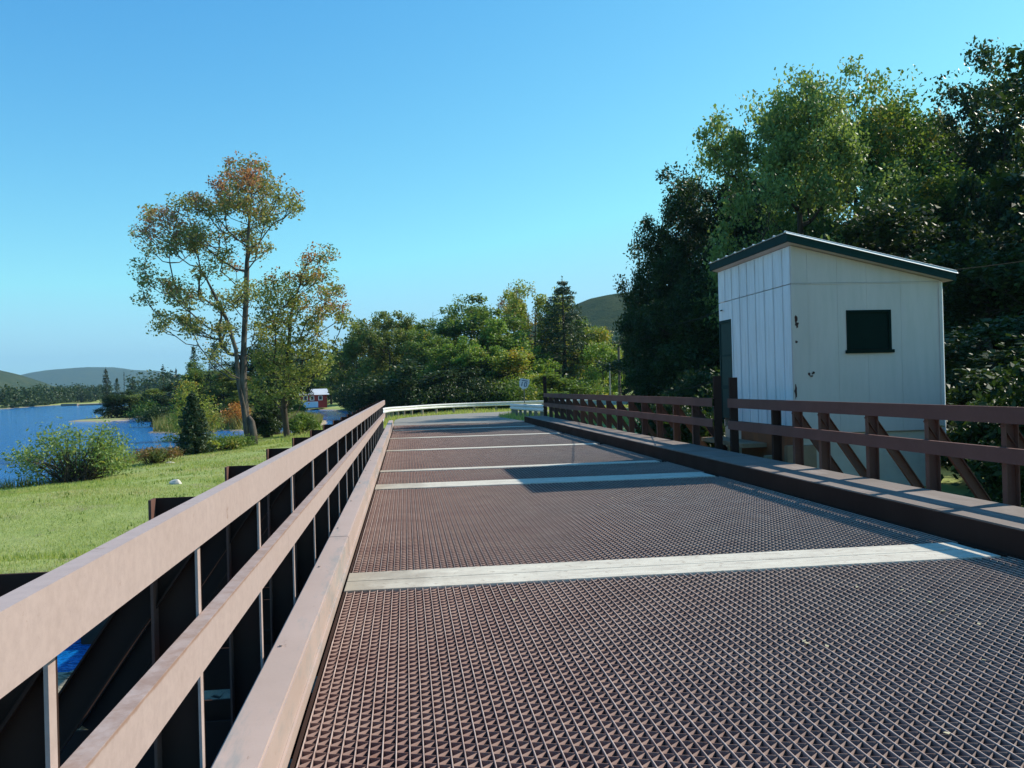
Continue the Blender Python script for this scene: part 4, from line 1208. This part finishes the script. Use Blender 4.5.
reeds([ISLET2], 5000, 0.35, 0.75, 4, 'low brownish reeds on the small islet near the railing', w=0.07)
reeds([PENINSULA], 9000, 0.4, 1.0, 5, 'pale grass along the far peninsula shore', w=0.10)
# grass of the lawn: real blades, thinner on the worn patches
def thin(x, y):
    n = np.sin(1.1 * x + 0.5 * y) + np.sin(0.8 * y - 0.9 * x + 1) + np.sin(2.3 * x - 1.7 * y) * 0.7 + np.sin(3.1 * y + 1.9 * x + 2) * 0.5
    return np.random.default_rng(3).uniform(-1.9, 0.2, len(x)) < n
lawnpoly = [(-34, 10.3), (-34, 17), (-22, 20)] + shore[:-1] + [(-2.7, 50), (-2.6, 10.3)]
reeds([[(-12, 10.2), (-12, 22), (-1.9, 22), (-1.9, 10.2)]], 90000, 0.02, 0.055, 6, 'short mown grass blades of the near lawn', leafm='grass', w=0.016, name='lawn_grass', cond=lambda x, y: (poly_sd(x, y, lawnpoly) > 0) & (x < -1.2) & thin(x, y))
reeds([[(-16, 20), (-16, 52), (-1.9, 52), (-1.9, 20)]], 90000, 0.025, 0.075, 7, 'grass blades of the far lawn towards the maples', leafm='grass', w=0.03, name='lawn_grass', cond=lambda x, y: (poly_sd(x, y, lawnpoly) > 0) & thin(x, y))
def clumps(x, y):
    n = np.sin(2.7 * x + 1.1 * y) * np.sin(1.3 * y - 2.1 * x + 0.7) + 0.6 * np.sin(5.1 * x) * np.sin(4.3 * y + 1)
    return (poly_sd(x, y, lawnpoly) > 0) & (n > 0.72)
reeds([[(-16, 11), (-16, 50), (-2.2, 50), (-2.2, 11)]], 34000, 0.04, 0.09, 17, 'scattered darker weeds and clover tufts in the lawn', leafm='green', w=0.035, name='lawn_weeds', cond=clumps)
# taller fringe at the shore line
reeds([lawnpoly], 150000, 0.12, 0.4, 8, 'tall grass fringe where the lawn meets the lake', w=0.03, name='shore_grass', cond=lambda x, y: (np.abs(poly_sd(x, y, lawnpoly)) < 0.9) & (y > 15) & (x < -4.0) | ((np.abs(poly_sd(x, y, lawnpoly)) < 0.9) & (y > 46)))
vp = [(-1.9, 39), (-1.9, 58), (0, 66), (4, 72), (12, 73), (12, 60), (7, 57), (6.2, 53), (5.2, 47), (5.6, 40), (9, 40), (14, 58), (30, 58), (30, 76), (-3, 76), (-5, 60)]
reeds([[(-6, 39), (-6, 78), (34, 78), (34, 39)]], 60000, 0.08, 0.30, 9, 'rough verge grass around the road bend', leafm='grass', w=0.05, name='verge_grass', cond=lambda x, y: (path_dist(x, y) > 3.0))

# ---- trees: placed on the ground, each with its own size and colour
CACHE = {}
def variant(kind, seed):
    """unit-ish meshes shared between trees of one kind"""
    key = (kind, seed)
    if key not in CACHE:
        r = np.random.default_rng(1000 + seed)
        if kind == 'big': CACHE[key] = (broadleaf(r, 16, 1.5, 12, 340, 150, 0.25, 0.32, sig=0.46, shell=0.5, topw=0.3), 16, 12)
        elif kind == 'mid': CACHE[key] = (broadleaf(r, 10, 0.5, 8, 200, 120, 0.25, 0.18, sig=0.36, shell=0.45, topw=0.3), 10, 8)
        elif kind == 'small': CACHE[key] = (broadleaf(r, 6, 0.3, 4.2, 90, 70, 0.24, 0.10, sig=0.34, shell=0.4, topw=0.4), 6, 4.2)
        elif kind == 'thin': CACHE[key] = (broadleaf(r, 10, 1.0, 5.5, 110, 60, 0.22, 0.13, sig=0.34, shell=0.35, topw=0.5), 10, 5.5)
        elif kind == 'spruce': CACHE[key] = (conifer(r, 10, 4.6, 0.12, 0.24, 0.05, 0.9, 0.30, 0.3, 0.75), 10, 4.0)
        elif kind == 'pine': CACHE[key] = (conifer(r, 12, 8.0, 0.2, 0.26, 0.05, 1.4, 0.12, 0.12, 0.85), 12, 8.0)
        elif kind == 'bare': CACHE[key] = (conifer(r, 8, 2.2, 0.08, 0.2, 0.3, 0.35, 0.45, 0.2), 8, 2.2)
    return CACHE[key]
def tree(kind, seed, px, topy, y, wpx, leafm, name, label, group=None, barkm='bark_dark', x=None, top=None, width=None):
    tp = on_y(px, topy, y)
    x = tp.x if x is None else x
    z0 = gz(x, y)
    (tm, cm), H, W = variant(kind, seed)
    h = (tp.z if top is None else top) - z0; w = wpx * y / F_PX if width is None else width
    t = thing(name, label, 'tree', (x, y, z0), (seed * 1.7 + px * 0.37) % 6.28, group)
    t.scale = (w / W, w / W, h / H)
    for nm, me, mt in (('trunk', tm, M[barkm]), ('crown', cm, L[leafm])):
        o = bpy.data.objects.new(nm, me); C.objects.link(o); o.parent = t
        if not me.materials: me.materials.append(mt)
        o.material_slots[0].link = 'OBJECT'; o.material_slots[0].material = mt
    return t
# centre line of trees behind the guardrail
ctr = [
 ('mid', 1, 356, 322, 96, 48, 'olive_plain', 'maple_tree', 'reddish olive tree at the left end of the tree line beyond the railing end'),
 ('mid', 2, 388, 312, 92, 66, 'olive_plain', 'maple_tree', 'broad olive maple above the far end of the left railing'),
 ('thin', 3, 434, 299, 100, 44, 'green', 'birch_tree', 'airy green tree poking up between the two broad crowns'),
 ('mid', 4, 446, 332, 84, 70, 'green', 'broadleaf_tree', 'low green tree in front centre behind the curved guardrail'),
 ('mid', 5, 484, 298, 92, 104, 'green', 'broadleaf_tree', 'widest rounded green tree at the centre of the tree line'),
 ('small', 6, 518, 352, 80, 56, 'yellow', 'young_tree', 'yellow green young tree behind the route sign'),
 ('mid', 7, 468, 360, 80, 90, 'deep', 'broadleaf_tree', 'dark shaded tree low behind the middle of the guardrail'),
 ('small', 8, 410, 362, 78, 70, 'deep', 'broadleaf_tree', 'dark bushy tree low behind the left turn of the guardrail'),
 ('mid', 9, 535, 288, 98, 62, 'yellow', 'maple_tree', 'yellowing maple crown left of the tall pine'),
 ('thin', 10, 514, 288, 108, 34, 'russet', 'broadleaf_tree', 'dark purplish crown tip left of the yellowing maple'),
 ('pine', 11, 563, 278, 90, 104, 'needle', 'pine_tree', 'tall dark green pine rising over the sign and end post'),
 ('small', 12, 588, 330, 90, 40, 'yellow', 'maple_tree', 'yellow tinted tree at the right side of the tall pine'),
 ('small', 13, 602, 345, 82, 34, 'lime', 'young_tree', 'bright lime green young tree left of the pale pole'),
 ('mid', 61, 412, 322, 102, 70, 'green', 'broadleaf_tree', 'rounded green tree between the olive maple and the airy tree'),
 ('mid', 62, 508, 322, 88, 74, 'lime', 'broadleaf_tree', 'bright green rounded tree left of the tall pine'),
 ('mid', 63, 462, 338, 82, 70, 'lime', 'broadleaf_tree', 'bright green low crown in the middle of the tree line'),
 ('mid', 64, 590, 320, 104, 60, 'green', 'broadleaf_tree', 'rounded green tree behind the bright lime tree'),
 ('mid', 14, 370, 350, 108, 60, 'deep', 'broadleaf_tree', 'dark tree behind the red cabin shore beyond the railing'),
 ('mid', 15, 356, 352, 130, 40, 'deep', 'broadleaf_tree', 'dark tree just right of the red cabin'),
 ('mid', 16, 640, 330, 110, 70, 'deep', 'broadleaf_tree', 'shaded tree behind the grey utility pole'),
 ('mid', 17, 555, 345, 100, 70, 'green', 'broadleaf_tree', 'green tree low behind the tall pine'),
 ('small', 18, 545, 375, 78, 60, 'green', 'broadleaf_tree', 'bushy green tree low behind the dark end post'),
]
for k in ctr: tree(*k[:7], k[7], k[8], group='trees beyond the road bend')
for i, (px, w_, h_, y_, lm_, lb_) in enumerate([(372, 60, 30, 80, 'deep', 'dark undergrowth bush beyond the end of the left railing'), (410, 60, 26, 76, 'deep', 'dark undergrowth bush behind the left turn of the guardrail'),
        (445, 60, 24, 76, 'deep', 'dark undergrowth bush left of the guardrail middle'), (480, 64, 28, 76, 'deep', 'dark undergrowth bush behind the guardrail middle'), (515, 60, 26, 75, 'green', 'green undergrowth bush behind the route sign'),
        (575, 70, 26, 80, 'green', 'green undergrowth bush behind the far right railing'), (352, 30, 22, 112, 'deep', 'dark bush on the shore right of the red cabin')]):
    bush(px, 407, w_, h_, y_, lb_, lm_, 400 + i, 90, 80, 0.24)
# big woods to the right
CACHE_RIGHT = [
 ('big', 21, 672, 190, 50, 104, 'deep', 'left shoulder of the dark woods above the gate posts, rounded maple'),
 ('big', 22, 712, 165, 50, 145, 'deep', 'dark broad maple just left of the shed roof'),
 ('big', 23, 795, 84, 41, 168, 'silver', 'tallest airy grey green tree directly above the shed'),
 ('big', 24, 852, 90, 49, 190, 'green', 'rounded green tree right of the tallest tree above the shed'),
 ('big', 25, 900, 93, 60, 150, 'yellow', 'yellow tinted crown high behind the shed'),
 ('big', 26, 1006, 52, 43, 200, 'deep', 'very tall dark maple at the right edge of the woods'),
 ('mid', 27, 870, 215, 36, 190, 'deep', 'dark middle height tree right behind the shed roof'),
 ('big', 28, 935, 165, 44, 210, 'green', 'green crown lit from above right behind the shed'),
 ('big', 33, 955, 105, 50, 130, 'deep', 'dark tree joining the yellow tinted crown to the tallest dark maple'),
 ('mid', 34, 1030, 140, 36, 150, 'deep', 'dark tree at the right edge in front of the very tall maple'),
 ('big', 32, 735, 175, 58, 120, 'deep', 'dark tree filling the notch between the dark maple and the tallest tree'),
 ('mid', 29, 740, 250, 44, 130, 'deep', 'dark low tree filling the gap left of the shed'),
 ('mid', 30, 678, 290, 46, 88, 'deep', 'dark low tree standing behind the thick dark pole'),
 ('mid', 31, 985, 250, 27, 210, 'deep', 'near dark tree to the right of the shed corner'),
]
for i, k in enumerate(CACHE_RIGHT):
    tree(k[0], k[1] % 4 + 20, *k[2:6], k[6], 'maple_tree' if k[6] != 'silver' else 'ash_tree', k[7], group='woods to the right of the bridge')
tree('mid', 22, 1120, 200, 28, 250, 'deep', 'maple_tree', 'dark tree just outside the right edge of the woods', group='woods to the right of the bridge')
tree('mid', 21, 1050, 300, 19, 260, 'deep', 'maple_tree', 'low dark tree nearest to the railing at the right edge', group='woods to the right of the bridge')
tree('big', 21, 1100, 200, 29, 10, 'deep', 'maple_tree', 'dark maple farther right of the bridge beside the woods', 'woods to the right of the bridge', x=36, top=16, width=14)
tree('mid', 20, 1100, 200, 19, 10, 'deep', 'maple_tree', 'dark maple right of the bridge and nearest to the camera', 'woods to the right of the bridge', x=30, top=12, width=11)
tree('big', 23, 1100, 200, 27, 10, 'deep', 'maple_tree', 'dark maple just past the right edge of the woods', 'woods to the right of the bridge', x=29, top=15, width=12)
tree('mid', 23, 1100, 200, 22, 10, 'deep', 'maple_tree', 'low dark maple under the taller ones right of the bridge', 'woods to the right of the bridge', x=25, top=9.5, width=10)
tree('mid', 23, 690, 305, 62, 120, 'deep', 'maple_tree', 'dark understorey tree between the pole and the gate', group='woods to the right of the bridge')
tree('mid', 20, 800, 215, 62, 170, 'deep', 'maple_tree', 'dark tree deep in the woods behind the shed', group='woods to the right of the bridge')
# understorey shrubs behind the right railing
us = [(656, 410, 50, 26, 48), (700, 420, 80, 46, 36), (965, 500, 120, 110, 17.5), (1010, 520, 130, 130, 14.5), (1060, 530, 170, 170, 12.5), (900, 470, 130, 90, 23), (760, 430, 110, 60, 27), (840, 440, 120, 70, 27), (980, 470, 150, 100, 21), (690, 400, 60, 24, 60), (700, 455, 50, 40, 21.5), (672, 440, 60, 36, 25), (905, 500, 60, 50, 19.5), (925, 492, 70, 50, 22)]
ul = ['low dark bush behind the far right railing near the dark pole', 'dark bush behind the railing just left of the gate', 'dark bush at the right side of the shed base', 'dark bush behind the nearest right railing posts',
      'dark bush at the right end of the near railing', 'dark bush behind the shed base', 'dark bush hidden left behind the shed', 'dark bush hidden behind the middle of the shed', 'dark bush rising right of the shed behind the railing', 'dark bush far behind the gate posts', 'low dark bush right behind the tall gate posts', 'low dark bush behind the railing left of the tall gate posts', 'low dark bush at the foot of the shed corner behind the braces', 'low dark bush behind the shed base seen right of the concrete']
for i, ((px, py, w_, h_, y_), lb) in enumerate(zip(us, ul)):
    bush(px, py, w_, h_, y_, lb, 'deep', 300 + i, 90, 80, 0.16)

# ---- the wooded peninsula across the inlet
pen = [
 ('spruce', 41, 107, 368, 104, 16, 'needle_dark', 'spruce_tree', 'dark ragged spruce at the left tip of the peninsula'),
 ('spruce', 42, 117, 378, 106, 15, 'needle', 'spruce_tree', 'green spruce next to the spruce at the peninsula tip'),
 ('bare', 43, 124, 371, 112, 5, 'needle_dark', 'dead_spruce', 'thin bare spire left of another thin spire on the peninsula'),
 ('bare', 44, 132, 376, 112, 5, 'needle_dark', 'dead_spruce', 'thin bare spire in the middle of the peninsula'),
 ('bare', 45, 163, 365, 108, 20, 'needle', 'tamarack_tree', 'sparse pale tamarack on the peninsula'),
 ('spruce', 46, 176, 367, 106, 9, 'needle_dark', 'spruce_tree', 'narrow dark spruce just right of the tamarack'),
 ('small', 47, 130, 392, 105, 40, 'deep', 'broadleaf_tree', 'dark bushy tree low on the peninsula shore'),
 ('small', 48, 150, 390, 105, 40, 'olive_plain', 'broadleaf_tree', 'reddish bushy tree below the tamarack'),
 ('small', 49, 176, 384, 100, 40, 'deep', 'broadleaf_tree', 'dark bushy tree below the narrow spruce'),
 ('mid', 50, 200, 362, 96, 36, 'green', 'broadleaf_tree', 'green tree left behind the tall maple'),
 ('spruce', 51, 193, 346, 100, 24, 'needle_dark', 'spruce_tree', 'tall dark spruce seen under the left branches of the tall maple'),
 ('spruce', 52, 214, 340, 92, 28, 'needle_dark', 'spruce_tree', 'tall dark spruce seen just left of the maple trunk'),
 ('mid', 53, 222, 370, 88, 50, 'olive_plain', 'broadleaf_tree', 'reddish dark tree directly behind the maple trunk'),
 ('mid', 54, 252, 345, 92, 50, 'deep', 'broadleaf_tree', 'dark tree between the two maples across the inlet'),
 ('mid', 55, 282, 350, 96, 50, 'deep', 'broadleaf_tree', 'dark tree behind the dark stemmed maple'),
 ('mid', 56, 330, 355, 135, 50, 'green', 'broadleaf_tree', 'green tree just above the red cabin roof'),
 ('small', 57, 112, 396, 103, 22, 'deep', 'broadleaf_tree', 'small dark bush at the very tip of the peninsula'),
 ('small', 58, 195, 385, 90, 44, 'deep', 'broadleaf_tree', 'dark bushy tree above the round yellow green bush'),
]
for k in pen: tree(k[0], k[1] % 3 + 40, *k[2:7], k[7], k[8], group='trees on the peninsula')

# ---- far shore woods: one mass
def woodland(label, line, n, seed, hm, depth):
    r = np.random.default_rng(seed); cs = []
    P = np.array(line, float); seg = np.hypot(*(P[1:] - P[:-1]).T); s = np.concatenate([[0], np.cumsum(seg)])
    for _ in range(n):
        d = r.uniform(0, s[-1]); x = np.interp(d, s, P[:, 0]); y = np.interp(d, s, P[:, 1])
        back = r.uniform(0, 1) ** 1.3
        x -= back * depth * 0.25; y += back * depth
        z = gz(x, y); h = hm * r.uniform(0.6, 1.15) * (1 + back * 0.4); w = h * r.uniform(0.25, 0.45)
        k = int(r.integers(90, 140)); con = r.random() < 0.3
        u = r.standard_normal((k, 3)); u /= np.linalg.norm(u, axis=1)[:, None]
        u *= r.uniform(0.5, 1, (k, 1))
        zz = u[:, 2] * 0.5 + 0.5
        f = (1.15 - zz) if con else 1.0
        cs.append(np.stack([x + u[:, 0] * w * f, y + u[:, 1] * w * f, z + zz * h + 0.1], 1))
    v, f = leaf_cloud(np.concatenate(cs), hm * 0.13, r, 0.7, 0.4)
    return tag(link('woodland', fast_mesh('woodland', v, f), L['deep']), label, None, None, 'stuff')
def zp2(*pp): return [tuple(on_z(x, y, WATER)[:2]) for x, y in pp]
FS = [(-330, 190), (-118, 246)] + zp2((2, 409), (30, 406.8), (60, 404.8), (103, 403))
woodland('low woods along the far lake shore under the mountain', FS, 950, 5, 5.0, 60)
woodland('more woods at the far end of the lake behind the peninsula', [(-100, 330), (-60, 320), (-20, 300), (30, 260)], 350, 6, 9, 60)
woodland('distant woods behind the road bend', [(-20, 150), (10, 140), (50, 120), (100, 90)], 260, 7, 9.5, 50)

# ------------------------------------------------------------------ fallen leaves on the grating
r = random.Random(4)
lm = plain('pale_dry_leaf', (0.55, 0.5, 0.32), (0.4, 0.33, 0.18), 6, 0.8, 0)
lv = MB(); lv.v += [(-0.018, 0, 0.0), (0, -0.011, 0.003), (0.02, 0, 0.006), (0, 0.012, 0.001), (-0.018, 0, 0.0015), (0, -0.011, 0.0045), (0.02, 0, 0.0075), (0, 0.012, 0.0025)]
lv.f += [(0, 3, 2, 1), (4, 5, 6, 7), (0, 1, 5, 4), (1, 2, 6, 5), (2, 3, 7, 6), (3, 0, 4, 7)]
lvm = lv.mesh('fallen_leaf'); lvm.materials.append(lm)
for i, (px, py) in enumerate([(514, 600), (804, 641), (807, 643), (857, 587), (902, 590), (930, 602), (943, 611), (957, 615), (984, 660), (979, 624), (947, 733), (827, 646), (598, 505), (640, 512), (612, 498), (700, 530), (660, 560), (741, 508)]):
    p = on_z(px, py, 0.003)
    tag(link('fallen_leaf', lvm, None, None, (p.x, p.y, 0.001)), 'tiny pale dry leaf lying on the brown grating', 'leaf', 'dry leaves scattered on the grating')
    bpy.context.collection.objects[-1].rotation_euler = (0, 0, r.uniform(0, 6))

# ------------------------------------------------------------------ air
HZ = 7500
mh = bpy.data.materials.new('air'); mh.use_nodes = True
nt = mh.node_tree
for n in list(nt.nodes):
    if n.type == 'BSDF_PRINCIPLED': nt.nodes.remove(n)
vo = nt.nodes.new('ShaderNodeVolumePrincipled')
vo.inputs['Color'].default_value = (0.42, 0.74, 1.0, 1)
vo.inputs['Density'].default_value = 0.00013
vo.inputs['Anisotropy'].default_value = 0.0
nt.links.new(vo.outputs[0], nt.nodes['Material Output'].inputs['Volume'])
USE_HAZE = True
if USE_HAZE:
    tag(MB().box(-9500, 9500, -1600, 9500, -60, 420).build('haze', mh), 'thin blue air over the lake', None, None, 'stuff')
